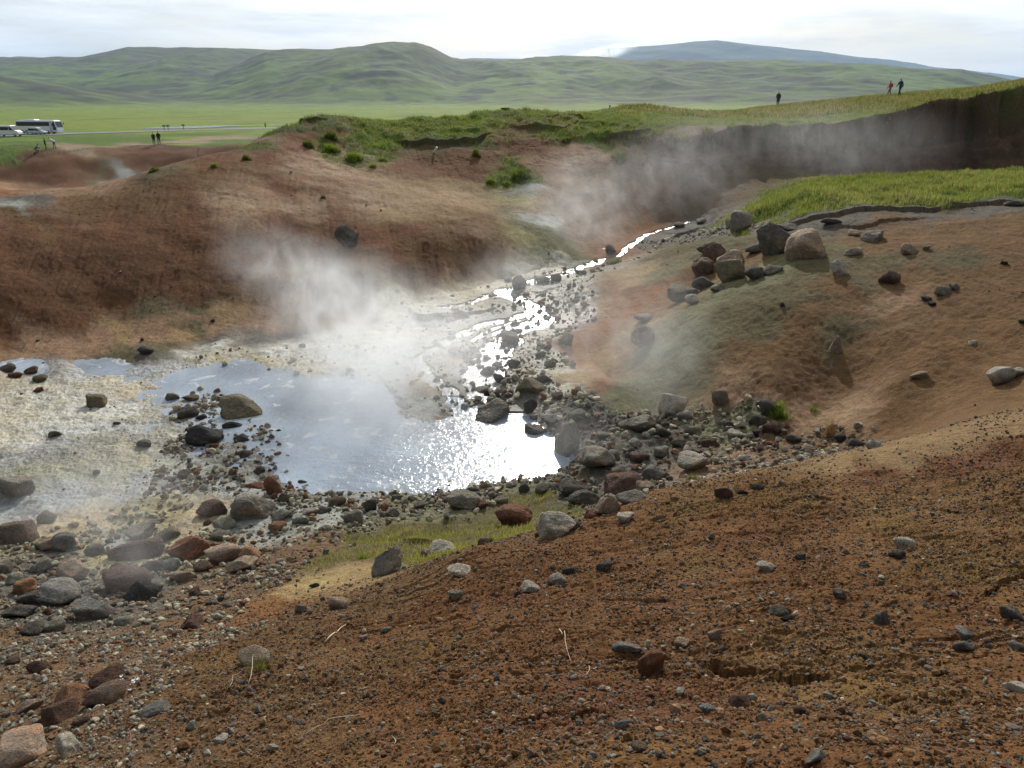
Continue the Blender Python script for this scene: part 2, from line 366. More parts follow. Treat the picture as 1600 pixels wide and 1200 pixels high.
c('pink', 'K', (800, 390), (760, 385), (780, 410), (720, 425), (820, 330), (840, 310), (880, 270), (860, 260), (900, 240), (930, 245))
c('greeng', 'K', (850, 390), (840, 360), (880, 400), (810, 350), (870, 370), (790, 320))
c('paleg', 'K', (850, 345), (870, 350), (840, 340), (830, 300))
c('yellow', 'K', (820, 400), (800, 360), (810, 310))
c('brown', 'K', (900, 320), (920, 360), (960, 300), (940, 280), (980, 340), (900, 280), (1020, 300))
c('rust', 'K', (960, 380), (930, 385), (990, 350))
c('earth', 'S', (1080, 300), (1120, 280), (1060, 250), (1100, 230), (1050, 330), (1000, 250), (1030, 260))
c('green', 'G', (560, 200), (600, 200), (640, 190), (700, 200), (560, 230), (590, 225), (740, 195), (700, 185), (650, 210), (610, 215), (570, 215))
c('yg', 'G', (680, 205), (630, 200), (760, 190), (800, 182))
c('dkgreen', 'E', (470, 195), (500, 188), (430, 205), (450, 200), (400, 225), (530, 185), (560, 245), (700, 222), (740, 218), (660, 222))
c('redbrown', 'S', (490, 215), (520, 210), (480, 230), (530, 230), (460, 230))
c('green', 'G', (810, 270), (800, 275), (515, 215), (515, 232), (900, 195), (860, 190), (840, 200), (930, 210), (960, 205), (1000, 195), (880, 210), (820, 178), (920, 180))
c('brown', 'E', (820, 205), (850, 215), (880, 225), (790, 210), (900, 222))
c('olive', 'G', (1000, 215), (1040, 200), (980, 225), (850, 185), (780, 180))
c('green', 'G', (1100, 195), (1200, 195), (1150, 190), (1250, 195), (1300, 185), (1400, 170), (1500, 152), (1590, 136))
c('straw', 'G', (1180, 180), (1250, 175), (1300, 168), (1150, 182), (1220, 172), (1350, 160), (1100, 180), (1050, 180))
c('yg', 'G', (1350, 175), (1420, 163), (1480, 152), (1550, 140), (1400, 155), (960, 176))
# right mound
c('brown', 'S', (1300, 600), (1400, 600), (1500, 560), (1600, 520), (1350, 550), (1400, 500), (1500, 480), (1300, 450), (1200, 600), (1500, 620), (1600, 600), (1400, 640), (1200, 560))
c('brown', 'S', (1250, 590), (1500, 440), (1600, 440), (1560, 380), (1400, 430), (1500, 350), (1600, 350), (1330, 480), (1560, 480), (1250, 520), (1420, 540))
c('brown', 'S', (1200, 590), (1240, 600), (1180, 560))
c('olive', 'S', (1350, 440), (1400, 400), (1330, 520), (1500, 400), (1200, 460), (1250, 460), (1150, 480), (1180, 500), (1100, 600), (1060, 620), (1300, 400), (1250, 420))
c('greeng', 'S', (1100, 500), (1060, 520), (1140, 460), (1080, 560), (1180, 440), (1040, 560), (1110, 530), (1220, 422))
c('pink', 'S', (1150, 600), (1200, 620), (1300, 650), (1330, 640), (1260, 640), (1130, 610), (1400, 470))
c('brown', 'S', (1420, 380), (1480, 380), (1350, 380), (1380, 350), (1600, 560), (1550, 600), (1450, 660), (1550, 640))
c('rust', 'S', (920, 540), (950, 510), (980, 480), (1020, 460), (960, 450), (900, 560), (1000, 450), (930, 600))
c('ochre', 'S', (930, 570), (960, 560), (900, 590), (990, 520), (940, 480), (980, 440), (1010, 430))
c('greeng', 'S', (1010, 600), (990, 620), (960, 620), (1040, 430), (1080, 400), (1000, 560))
c('brown', 'S', (1040, 460), (1080, 440), (1100, 420), (1180, 410), (980, 550), (960, 590), (1010, 500))
c('slate', 'R', (1060, 370), (1100, 355), (1030, 380), (1200, 350), (1130, 365))
c('slate', 'S', (1250, 345), (1350, 337), (1450, 331), (1550, 325), (1600, 318), (1300, 342))
c('olive', 'S', (1200, 360), (1150, 375), (1100, 385), (1060, 395))
c('olive', 'E', (1220, 348), (1165, 362))
c('green', 'G', (1170, 330), (1200, 315), (1250, 300), (1300, 300), (1400, 300), (1500, 290), (1590, 280), (1400, 280), (1300, 315), (1480, 310), (1250, 325), (1590, 300), (1200, 330), (1500, 272), (1300, 285))
c('yg', 'G', (1350, 290), (1450, 285), (1550, 275), (1400, 310))
c('dkbrown', 'S', (60, 262), (130, 256), (200, 252), (260, 246), (320, 242), (100, 270), (30, 268), (160, 268), (230, 262), (0, 270), (60, 275))
c('chest', 'S', (180, 240), (110, 246), (290, 236), (340, 238), (40, 255), (250, 240), (210, 268), (120, 280))
c('olive', 'S', (150, 262), (140, 275), (230, 272))
c('pink', 'K', (60, 294), (150, 291), (20, 290), (110, 296), (190, 284), (90, 305), (60, 302))
c('rust', 'K', (30, 300), (10, 304), (20, 298))
c('paleg', 'K', (175, 278), (190, 276), (40, 322), (20, 320), (200, 274))
c('slate', 'K', (15, 314), (50, 314), (70, 310))
c('sand', 'S', (110, 233), (160, 229), (220, 226), (290, 222), (350, 218), (410, 215), (320, 219))
c('green', 'G', (0, 238), (20, 232), (40, 226), (80, 222), (10, 246), (150, 220), (200, 217), (100, 217), (330, 226), (380, 222), (300, 212), (0, 222))
CPX = []   # (X, Y, colour, class)
def cx(name, cls, *pts):
    for p in pts: CPX.append((p[0], p[1], PAL[name], CLS[cls]))
cx('earth', 'S', *[(x, y) for x in (10, 14, 18, 22, 26, 32, 40) for y in (45.5, 47.3)])
cx('fore', 'F', (0, 0), (-3, 0), (3, 0), (-6, 2), (7, 3), (0, -4), (8, 8))
cx('brown', 'S', (5, 10.5), (10, 10))
cx('plain', 'P', *[(k * y, y) for y in (160, 190, 230, 300, 450, 800, 1500) for k in (-.9, -.6, -.4, -.25, -.1, .15, .4, .7)])
cx('green', 'P', *[(k * y, y) for y in (148, 165, 180) for k in (-.7, -.6, -.5, -.42, -.33)])
cx('green', 'G', (-44, 72), (-36, 66), (-20, 56), (-14, 56), (-10, 62), (-4, 62), (-24, 50), (-18, 64), (-30, 104), (-27, 76), (-24, 90))
cx('olive', 'E', (-17, 44), (-20, 41), (-23, 37), (-14, 47), (-26, 62), (-23, 74))
cx('green', 'G', (10, 90), (30, 60), (20, 80), (50, 60), (40, 120), (70, 120), (70, 80), (20, 120), (0, 75), (-8, 90))

GZ_HIT = []
for (px, py, colr, cl) in CP:
    h = hit_with(zbase, px, py)
    if h is None: continue
    GZ_HIT.append((h[0], h[1], colr, cl))
_C = GZ_HIT + CPX
_cX = np.array([q[0] for q in _C]); _cY = np.array([q[1] for q in _C])
_ccol = np.array([q[2] + q[3] for q in _C], float)       # 8 channels
_s, _t = ST(_cX, _cY)
_CQ = np.stack([_s * KS, _t], 1)
_FG = np.zeros((_gs.size, 8))
for i in range(0, len(_gp), 30000):
    cc = _gp[i:i + 30000]
    r2 = ((cc[:, None, :] - _CQ[None]) ** 2).sum(-1)
    w = 1.0 / (r2 + 2e-5) ** 2.2
    _FG[i:i + 30000] = (w @ _ccol) / w.sum(1)[:, None]
_FG = _FG.reshape(_gs.shape + (8,))
def fields(X, Y):
    s, t = ST(X, Y)
    f1, f2 = 14.0, 45.0
    ds = 0.022 * noise2(s * f1, t * f1, 11) + 0.009 * noise2(s * f2, t * f2, 12)
    dt = 0.024 * noise2(s * f1, t * f1, 13) + 0.010 * noise2(s * f2, t * f2, 14)
    return bil(_FG, s + ds, t + dt)

STAINS = []
_pk, _wh, _yg, _cr, _oc, _rd, _tn, _or = (.36, .265, .18), (.40, .41, .37), (.25, .245, .11), (.42, .37, .25), (.36, .27, .11), (.075, .036, .020), (.30, .215, .125), (.26, .115, .035)
for px, py, rx, ry, colr, stg in ((370, 315, 45, 20, _pk, .8), (510, 265, 62, 20, _pk, .9), (580, 310, 75, 20, _pk, .9), (700, 305, 95, 14, _pk, .7), (560, 240, 40, 12, _pk, .7), (455, 325, 55, 14, _pk, .7), (900, 250, 45, 18, _pk, .8),
        (690, 335, 60, 12, _tn, .7), (770, 380, 50, 14, _pk, .6), (850, 346, 34, 9, _wh, .95), (870, 402, 42, 10, _wh, .8), (830, 380, 40, 20, _yg, .7), (800, 310, 44, 10, _yg, .6), (1180, 425, 90, 12, _yg, .6),
        (40, 652, 90, 14, _cr, .9), (100, 668, 110, 8, _wh, .8), (0, 682, 70, 10, _cr, .8), (120, 822, 130, 16, _oc, .8), (300, 800, 70, 12, _oc, .7), (230, 725, 90, 12, _yg, .6), (60, 740, 120, 12, _yg, .7), (400, 568, 60, 9, _oc, .8), (470, 582, 50, 8, _cr, .8),
        (640, 650, 50, 8, _pk, .6), (700, 520, 60, 10, _yg, .5), (930, 560, 45, 34, _or, .6), (1005, 470, 55, 26, _or, .6), (960, 400, 40, 14, _or, .6), (1230, 592, 95, 22, _rd, .7), (1500, 465, 120, 26, _rd, .55), (1560, 380, 60, 18, _rd, .4),
        (1330, 640, 45, 14, _tn, .7), (1400, 472, 60, 7, _tn, .6), (1150, 600, 60, 12, _tn, .6), (1440, 500, 70, 8, _tn, .4), (500, 912, 46, 9, _oc, .9), (430, 945, 60, 8, _or, .5), (1350, 1090, 120, 20, (.185, .115, .034), .6), (1500, 900, 140, 22, (.175, .108, .034), .5), (1230, 790, 150, 14, (.175, .105, .034), .5), (900, 1100, 120, 30, (.11, .045, .022), .5)):
    a_, b_, d_ = hit_with(zbase, px, py), hit_with(zbase, px, py - ry), hit_with(zbase, px, py + ry)
    s0, t0 = ST(a_[0], a_[1]); t1 = ST(0, b_[1])[1]; t2 = ST(0, d_[1])[1]
    STAINS.append((float(s0), float(t0), rx / FPX * a_[1] / (a_[1] + OFF) * 1.05, max(.006, float(t1 - t2) / 2), colr, stg, int(px) % 83))
# little scarps in the loose foreground soil: (list of px, depth)
SCARPS = []
for pts, hgt in (([(1085, 1040), (1130, 1050), (1180, 1052), (1225, 1070), (1262, 1068), (1300, 1062)], .055),
                 ([(1380, 1060), (1430, 1080), (1480, 1095), (1540, 1118), (1600, 1140)], .060),
                 ([(925, 938), (960, 940), (1010, 945), (1050, 940)], .02), ([(1530, 938), (1560, 915), (1610, 895)], .04),
                 ([(1210, 785), (1260, 780), (1310, 786)], .018),
                 ([(800, 1130), (860, 1122), (930, 1118), (980, 1128)], .018), ([(1080, 840), (1160, 838), (1230, 832)], .015),
                 ([(1400, 790), (1470, 800), (1560, 806)], .02), ([(930, 1035), (1000, 1026), (1060, 1030)], .014)):
    w = [hit_with(zbase, a, b) for a, b in pts]
    w = sorted(w, key=lambda q: q[0])
    SCARPS.append(([q[0] for q in w], [q[1] for q in w], hgt))
TURF = []   # scarps under turf edges further off
for pts, hgt in (([(620, 222), (660, 224), (700, 222), (740, 218), (765, 208)], .30), ([(540, 190), (545, 215), (570, 240)], .0),
                 ([(1150, 352), (1220, 352), (1290, 338), (1360, 330), (1440, 328), (1520, 320), (1600, 316)], .17),
                 ([(1290, 352), (1350, 352), (1400, 345), (1450, 340)], .08), ([(430, 200), (470, 190), (510, 186), (560, 183)], .2),
                 ([(800, 200), (830, 197), (880, 196), (905, 190)], .2), ([(925, 216), (960, 212), (1000, 205), (1030, 203)], .25),
                 ([(840, 182), (880, 180), (920, 186)], .15), ([(20, 248), (90, 238), (150, 232), (230, 229), (310, 231), (372, 232)], .12)):
    w = [hit_with(zbase, a, b) for a, b in pts]
    w = sorted([q for q in w if q], key=lambda q: q[0])
    TURF.append(([q[0] for q in w], [q[1] for q in w], hgt))

BRAIDS = []
SPURS = []
def stream_main(x, y):
    best = np.full(np.shape(x), 1e9); z = np.zeros(np.shape(x)); kk = np.zeros(np.shape(x))
    for i in range(len(SPX) - 1):
        ax, ay = SPX[i], SPY[i]; dx, dy = SPX[i + 1] - ax, SPY[i + 1] - ay
        k = np.clip(((x - ax) * dx + (y - ay) * dy) / (dx * dx + dy * dy), 0, 1)
        dd = np.hypot(x - ax - k * dx, y - ay - k * dy)
        m = dd < best
        best = np.where(m, dd, best); z = np.where(m, SPZ[i] + k * (SPZ[i + 1] - SPZ[i]), z); kk = np.where(m, SW[i] + k * (SW[i + 1] - SW[i]), kk)
    return best, z, kk
def stream_pos(x, y):
    best, z, kk = stream_main(x, y)
    for bx, by, bz, bw in BRAIDS:
        for i in range(len(bx) - 1):
            ax, ay, dx, dy = bx[i], by[i], bx[i + 1] - bx[i], by[i + 1] - by[i]
            k = np.clip(((x - ax) * dx + (y - ay) * dy) / (dx * dx + dy * dy), 0, 1)
            dd = np.hypot(x - ax - k * dx, y - ay - k * dy)
            m = dd < best - .05
            best = np.where(m, dd, best); z = np.where(m, bz[i] + k * (bz[i + 1] - bz[i]), z); kk = np.where(m, bw, kk)
    return best, z, kk
for pts, am, wd in (([(880, 585), (950, 520), (1030, 455), (1090, 405)], .35, .6), ([(930, 612), (985, 560), (1030, 515), (1060, 480)], .42, .40), ([(905, 600), (975, 530), (1050, 455)], -.34, .45),
                    ([(985, 625), (1040, 560), (1100, 500)], -.4, .5), ([(1010, 640), (1070, 540), (1140, 465), (1225, 425)], .42, .7), ([(860, 545), (930, 480), (1000, 430)], .15, .45),
                    ([(655, 350), (672, 390), (682, 430)], -.22, .28), ([(700, 355), (760, 345), (800, 360)], .25, .8), ([(640, 400), (620, 350), (600, 310)], .2, .8), ([(900, 240), (880, 290), (850, 330)], -.3, .6), ([(960, 260), (940, 320), (930, 370)], .3, .8),
                    ([(1000, 260), (990, 310), (985, 350)], -.35, .6), ([(700, 250), (700, 290), (720, 320)], -.3, 1.2)):
    w_ = np.array([hit_with(zbase, a, b) for a, b in pts]); SPURS.append((w_[:, 0], w_[:, 1], am, wd))
# stream surface falls from the gorge to the pool
_sp = np.array([hit_with(zbase, a, b) for a, b in ((720, 668), (772, 640), (758, 610), (752, 575), (775, 545), (800, 528), (842, 508), (838, 487), (800, 468), (770, 465), (820, 450), (868, 436), (905, 422), (960, 403), (975, 395), (1000, 376), (1020, 368), (1080, 348))])
_lv = np.array([6.5, 6.5, 6.5, 6.48, 6.45, 6.43, 6.35, 6.30, 6.27, 6.25, 6.2, 6.08, 6.05, 5.86, 5.75, 5.50, 5.44, 5.14])
SW = np.array([.5, .22, .16, .28, .40, .45, .40, .26, .30, .30, .28, .20, .14, .08, .08, .07, .06, .05])
SPX, SPY, SPZ = _sp[:, 0], _sp[:, 1], ZC - _lv
BRAIDS = []
SPURS = []
for pts, lv, bw in (([(650, 562), (672, 590), (700, 612), (725, 650)], (6.45, 6.47, 6.48, 6.5), .16), ([(838, 490), (800, 505), (750, 515), (700, 535), (655, 560)], (6.31, 6.34, 6.38, 6.42, 6.45), .14), ([(690, 482), (730, 478), (770, 465)], (6.32, 6.3, 6.25), .12),
                ([(760, 575), (735, 590), (745, 625)], (6.48, 6.49, 6.5), .14), ([(800, 528), (790, 560), (775, 600)], (6.43, 6.47, 6.49), .12)):
    w_ = np.array([hit_with(zbase, a, b) for a, b in pts]); BRAIDS.append((w_[:, 0], w_[:, 1], ZC - np.array(lv), bw))

def zfull(X, Y, F=None):
    X = np.asarray(X, float); Y = np.asarray(Y, float)
    if F is None: F = fields(X, Y)
    crumb, grass, wet, rub, mud = (F[..., 3 + i] for i in range(5))
    s, t = ST(X, Y)
    st, h, q = cliff(X, Y)
    z = bil(_ZG, s, t) + st
    near = 1 - sstep(9, 16, Y)
    mid = 1 - sstep(70, 120, Y)
    # loose soil
    a = crumb * near
    pt = .35 + 1.0 * sstep(-.35, .35, fbm(X * .9, Y * 1.3, 3, 26))
    z += a * 0.035 * fbm(X * .8 + Y * .25, Y * 2.6, 3, 28, ridged=True)
    z += a * .8 * (0.040 * fbm(X * 1.7, Y * 1.7, 3, 21) + pt * (0.030 * fbm(X * 6, Y * 6, 3, 22, 0.6) + 0.022 * fbm(X * 18, Y * 18, 3, 23, 0.7) - 0.028 * np.abs(fbm(X * 30, Y * 30, 2, 27, .6)) + .006))
    n = fbm(X * 0.7 + 0.3 * noise2(X * 3, Y * 3, 4), Y * 1.5, 3, 24) * 5
    fr = n - np.floor(n)
    z += a * 0.018 * (sstep(0.0, 0.92, fr) - sstep(0.92, 1.0, fr)) * sstep(0, .5, noise2(X * .5, Y * .5, 29))
    # banks and mounds: gentle humps, rills, crumbly skin
    soil = (1 - mud) * (1 - grass)
    m2 = (1 - near) * mid * soil
    z += m2 * (0.16 * fbm(X * 0.35, Y * 0.35, 3, 31) + 0.04 * fbm(X * 1.6, Y * 1.0, 3, 32) + 0.022 * fbm(X * 5.5, Y * 5.5, 4, 33, 0.65))
    z += m2 * (0.3 + rub) * 0.05 * fbm(X * 4, Y * 4, 2, 34, ridged=True)
    # rills running down the banks
    rl = fbm(X * 2.2 + Y * 0.35, Y * 0.30, 3, 35, ridged=True)
    z -= m2 * 0.022 * sstep(.2, .9, rl) * (Y > 13)
    # cliff face streaks
    face = (h > .2) * np.exp(-((q + .2) / 1.1) ** 2) * np.clip(h / 3, 0, 1)
    z += face * (0.25 * fbm(X * .5, q * 1.2, 4, 36) + 0.14 * fbm(X * 1.8, q * 4, 4, 37, .6) + .08 * fbm(X * 4, q * 9, 3, 38, .6))
    # mud and crust: small ripples about the water level
    z += mud * (0.05 * fbm(X * 0.8, Y * 0.8, 3, 41) + 0.055 * fbm(X * 2.6, Y * 2.4, 4, 42, 0.62) + 0.022 * fbm(X * 11, Y * 11, 3, 43, .6))
    z += rub * (Y > 9) * mid * 0.05 * fbm(X * 3.3, Y * 3.3, 3, 44)
    # turf hummocks
    g = grass * (1 - sstep(60, 200, Y)) * (Y > 10)
    tz = fbm(X * 0.75, Y * 0.55, 3, 51)
    z += g * (0.20 * sstep(-.25, .45, tz) + 0.10 * fbm(X * 2.0, Y * 1.6, 3, 52) - .1)
    for xs, ys, hg in SCARPS:
        yy = np.interp(X, xs, ys) + 0.030 * noise2(X * 7, Y * 0 + 1, 61) + 0.012 * noise2(X * 22, Y * 22, 62)
        e = sstep(xs[0] - .05, xs[0] + .12, X) * (1 - sstep(xs[-1] - .12, xs[-1] + .05, X))
        e = e * np.clip(1 + .8 * noise2(X * 5, Y * 0 + 3, 63), .2, 1.6)
        d = Y - yy
        z += hg * e * np.where(d < 0, -1.0 * np.exp(np.minimum(d, 0) / 0.07), 0.30 * np.exp(-np.maximum(d, 0) / 0.16))
    for xs, ys, hg in TURF:
        if hg == 0: continue
        sc_ = 1.0 if ys[0] < 70 else 3.0
        yy = np.interp(X, xs, ys) + sc_ * (0.35 * noise2(X * .9 / sc_, Y * 0 + 1, 64) + 0.12 * noise2(X * 3 / sc_, Y * .3, 65))
        e = sstep(xs[0] - .3, xs[0] + .6, X) * (1 - sstep(xs[-1] - .6, xs[-1] + .3, X))
        d = (Y - yy) / sc_
        z += hg * e * np.where(d < 0, -.55 * np.exp(np.minimum(d, 0) / 0.9), .45 * np.exp(-np.maximum(d, 0) / 0.9))
    # spurs and gullies on the flank above the stream
    for xs, ys, am, wd in SPURS:
        if Y.min() > 40: break
        dd = np.full(X.shape, 9.0); kk = np.zeros(X.shape)
        for i in range(len(xs) - 1):
            ax, ay, dx, dy = xs[i], ys[i], xs[i + 1] - xs[i], ys[i + 1] - ys[i]
            k = np.clip(((X - ax) * dx + (Y - ay) * dy) / (dx * dx + dy * dy), 0, 1)
            dd = np.minimum(dd, np.hypot(X - ax - k * dx, Y - ay - k * dy))
        z += am * np.exp(-((dd + .15 * noise2(X * 1.5, Y * 1.5, 74)) / wd) ** 2)
    # stream bed
    if X.size and (Y.max() > 17) and (Y.min() < 41):
        m = (X > -4) & (X < 12) & (Y > 16.5) & (Y < 40)
        if m.any():
            xm, ym = X[m], Y[m]
            d, zs, w = stream_main(xm + .12 * noise2(xm * 2.5, ym * 2.5, 75), ym + .25 * noise2(xm * 1.5, ym * 1.5, 76))
            w = w * (1 + .5 * noise2(xm * 1.2, ym * 1.2, 77))
            for bx, by, bz, bw in BRAIDS:
                for i in range(len(bx) - 1):
                    ax, ay, dx, dy = bx[i], by[i], bx[i + 1] - bx[i], by[i + 1] - by[i]
                    k = np.clip(((xm - ax) * dx + (ym - ay) * dy) / (dx * dx + dy * dy), 0, 1)
                    dd = np.hypot(xm - ax - k * dx, ym - ay - k * dy) + .12 * noise2(xm * 3, ym * 3, 79)
                    q_ = dd - bw + w; zs = np.where(q_ < d, bz[i] + k * (bz[i + 1] - bz[i]), zs); d = np.minimum(d, q_)
            bed = zs - .10 + .19 * sstep(.0, .5, fbm(xm * 3.8, ym * 2.8, 3, 78)) + .5 * np.clip(d - w, 0, 9)
            zz = z[m]
            zz = np.where(d < w + .05, bed, np.maximum(np.minimum(zz, bed + .2), np.where(d < 1.2, zs + .03, -99)))
            z[m] = zz
    # trickle gully in the left mound
    z += np.where((Y > 72) & (Y < 140) & (X < -14), 1.1 * fbm(X * .07, Y * .07, 4, 72) * (1 - grass), 0)
    z += np.where(Y > 150, 0.5 * noise2(X * .012, Y * .012, 71), 0)
    return z

def ground_color(X, Y, F):
    s, t = ST(X, Y)
    st, h, q = cliff(X, Y)
    C = F[..., :3].copy()
    crumb, grass, wet, rub, mud = (F[..., 3 + i] for i in range(5))
    def mixc(m, col): 
        m = np.clip(m, 0, 1)[..., None]
        C[...] = C * (1 - m) + np.array(col) * m
    lum = 1 + 0.30 * fbm(s * 40, t * 40, 4, 81) + 0.22 * fbm(s * 150, t * 190, 4, 82, .65)
    C *= np.clip(lum, .5, 1.6)[..., None]
    # hue drift: redder / yellower mineral
    k = fbm(s * 22, t * 30, 3, 83)
    soil = (1 - mud) * (1 - grass)
    mixc(soil * sstep(.1, .7, k) * .18, PAL['rust'])
    mixc(soil * sstep(.15, .7, -k) * .12, PAL['tan'])
    # streaks along the slopes
    sk = fbm(s * 60 + t * 12, t * 14, 3, 84)
    C *= (1 + .07 * sk * soil)[..., None]
    near = 1 - sstep(9, 14, Y)
    yel = sstep(.2, .6, fbm(X * 1.1, Y * 1.1, 3, 85))
    mixc(near * crumb * yel * .40, (.175, .108, .030))
    spk = noise2(X * 42, Y * 42, 86)
    C *= (1 + near * .22 * spk)[..., None]
    # mud veins
    v1 = fbm(X * 1.4, Y * 2.2, 4, 87); v2 = fbm(X * 2.6, Y * 3.6, 4, 88); v3 = fbm(X * 1.0 + 5, Y * 2.0, 4, 89)
    mixc(mud * sstep(.2, .5, v1) * .45, PAL['white'])
    mixc(mud * sstep(.05, .4, v2) * .75, PAL['slate'])
    mixc(mud * sstep(.1, .5, fbm(X * 7, Y * 9, 3, 97)) * .6, (.075, .07, .055))
    mixc(mud * sstep(.05, .45, v3) * .6, (.34, .295, .155))
    mixc(mud * sstep(.1, .5, fbm(X * .7 + 3, Y * 1.2, 3, 99)) * .5, PAL['greeng'])
    # mineral stains with a shape of their own
    for bs, bt, rs_, rt_, colr, stg, sd_ in STAINS:
        m = (np.abs(s - bs) < 3 * rs_) & (np.abs(t - bt) < 3 * rt_)
        if not m.any(): continue
        sm_, tm_ = s[m], t[m]
        e = ((sm_ - bs) / rs_ + .5 * noise2(sm_ / rs_ * 1.3, tm_ / rt_ * 1.3, sd_)) ** 2 + ((tm_ - bt) / rt_ + .5 * noise2(sm_ / rs_ * 1.3, tm_ / rt_ * 1.3, sd_ + 1)) ** 2
        w_ = np.exp(-e) * stg * sstep(-.45, .25, fbm(sm_ * 70, tm_ * 90, 4, sd_, .6))
        C[m] = C[m] * (1 - w_[:, None]) + np.array(colr) * w_[:, None]
    # rubble darkness variety
    mixc(rub * sstep(.1, .5, fbm(X * 4, Y * 4, 3, 90)) * .4, PAL['slate'])
    for xs, ys, am, wd in SPURS:
        if am < .2: continue
        dd = np.full(X.shape, 9.0)
        for i in range(len(xs) - 1):
            ax, ay, dx, dy = xs[i], ys[i], xs[i + 1] - xs[i], ys[i + 1] - ys[i]
            k = np.clip(((X - ax) * dx + (Y - ay) * dy) / (dx * dx + dy * dy), 0, 1)
            dd = np.minimum(dd, np.hypot(X - ax - k * dx, Y - ay - k * dy))
        mixc(np.exp(-((dd + .12 * noise2(X * 3, Y * 3, 73)) / .22) ** 2) * .6, PAL['ochre'])
    # turf
    gr = np.clip(grass * 1.1, 0, 1)
    g1 = fbm(X * .5, Y * .4, 3, 91); g2 = fbm(X * 1.8, Y * 1.4, 3, 92)
    closeg = 1 - sstep(60, 160, Y)
    mixc(gr * closeg * sstep(.1, .5, g1) * .45, PAL['straw'])
    mixc(gr * closeg * sstep(.15, .6, g2) * .4, PAL['dkgreen'])
    # the far plain
    pl = sstep(140, 180, Y)
    p1 = fbm(X * .010, Y * .004, 4, 93); p2 = fbm(X * .03, Y * .008, 4, 94)
    mixc(pl * sstep(.1, .5, p1) * .5, (.19, .19, .045))
    mixc(pl * sstep(.0, .4, p2) * .65, (.080, .135, .022))
    mixc(pl * sstep(.42, .6, fbm(X * .02, Y * .006, 4, 95)) * .6, (.10, .085, .05))
    # bare earth on the cliff
    fc = (h > .3) * np.exp(-((q + .3) / 1.0) ** 4) * sstep(.3, 1.2, h)
    mixc(fc * .92, PAL['earth'])
    st_ = sstep(.25, .6, fbm(X * .25, Y * .02, 3, 96))
    mixc(fc * st_ * .5, (.13, .058, .025))
    mixc(fc * sstep(-.1, .4, fbm(X * .25, q * 4, 3, 98)) * .7, (.16, .105, .062))
    mixc(fc * sstep(.0, .4, fbm(X * .9, q * 3, 4, 100)) * .6, (.06, .042, .03))
    # dark undercut of each turf edge is bare soil
    for xs, ys, hg in TURF:
        if hg == 0: continue
        sc_ = 1.0 if ys[0] < 70 else 3.0
        yy = np.interp(X, xs, ys) + sc_ * (0.35 * noise2(X * .9 / sc_, Y * 0 + 1, 64) + 0.12 * noise2(X * 3 / sc_, Y * .3, 65))
        e = sstep(xs[0] - .3, xs[0] + .6, X) * (1 - sstep(xs[-1] - .6, xs[-1] + .3, X))
        d = (Y - yy) / sc_
        mixc(e * np.exp(-((d + .25) / .35) ** 2) * .85, PAL['earth'])
    return np.clip(C, 0.01, .9)

# ------------------------------------------------------------------ materials
def newmat(name):
    m = bpy.data.materials.new(name); m.use_nodes = True
    t = m.node_tree; b = t.nodes['Principled BSDF']
    return m, t, b
def mk_bump(t, b, specs, coord='Object'):
    tcn = N(t, 'ShaderNodeTexCoord'); last = None
    for sc_, det, dist, stg in specs:
        n = N(t, 'ShaderNodeTexNoise'); n.inputs['Scale'].default_value = sc_; n.inputs['Detail'].default_value = det
        n.inputs['Roughness'].default_value = 0.65
        t.links.new(tcn.outputs[coord], n.inputs['Vector'])
        bp = N(t, 'ShaderNodeBump'); bp.inputs['Distance'].default_value = dist; bp.inputs['Strength'].default_value = stg
        t.links.new(n.outputs[0], bp.inputs['Height'])
        if last: t.links.new(last.outputs[0], bp.inputs['Normal'])
        last = bp
    t.links.new(last.outputs[0], b.inputs['Normal'])
    return tcn
def mul_noise(t, colsock, scale, lo, hi, vec, detail=5):
    n = N(t, 'ShaderNodeTexNoise'); n.inputs['Scale'].default_value = scale; n.inputs['Detail'].default_value = detail
    n.inputs['Roughness'].default_value = .65
    t.links.new(vec, n.inputs['Vector'])
    r = N(t, 'ShaderNodeMapRange'); r.inputs[1].default_value = .3; r.inputs[2].default_value = .7
    r.inputs[3].default_value = lo; r.inputs[4].default_value = hi
    t.links.new(n.outputs[0], r.inputs[0])
    v = N(t, 'ShaderNodeVectorMath', operation='SCALE')
    t.links.new(colsock, v.inputs[0]); t.links.new(r.outputs[0], v.inputs['Scale'])
    return v.outputs[0]

M_ground, t_, b_ = newmat("ground")
at = N(t_, 'ShaderNodeAttribute', attribute_name='Col')
aw = N(t_, 'ShaderNodeAttribute', attribute_name='Wet')
tcn = mk_bump(t_, b_, [(2.2, 8, .12, .6), (16, 6, .045, .75), (70, 4, .016, .8)])
o1 = mul_noise(t_, at.outputs['Color'], 9, .78, 1.2, tcn.outputs['Object'])
o2 = mul_noise(t_, o1, 60, .62, 1.38, tcn.outputs['Object'], 4)
t_.links.new(o2, b_.inputs['Base Color'])
mr = N(t_, 'ShaderNodeMapRange'); mr.inputs[3].default_value = .95; mr.inputs[4].default_value = .34
t_.links.new(aw.outputs['Fac'], mr.inputs[0]); t_.links.new(mr.outputs[0], b_.inputs['Roughness'])
ms_ = N(t_, 'ShaderNodeMapRange'); ms_.inputs[3].default_value = .06; ms_.inputs[4].default_value = .55; t_.links.new(aw.outputs['Fac'], ms_.inputs[0]); t_.links.new(ms_.outputs[0], b_.inputs['Specular IOR Level'])

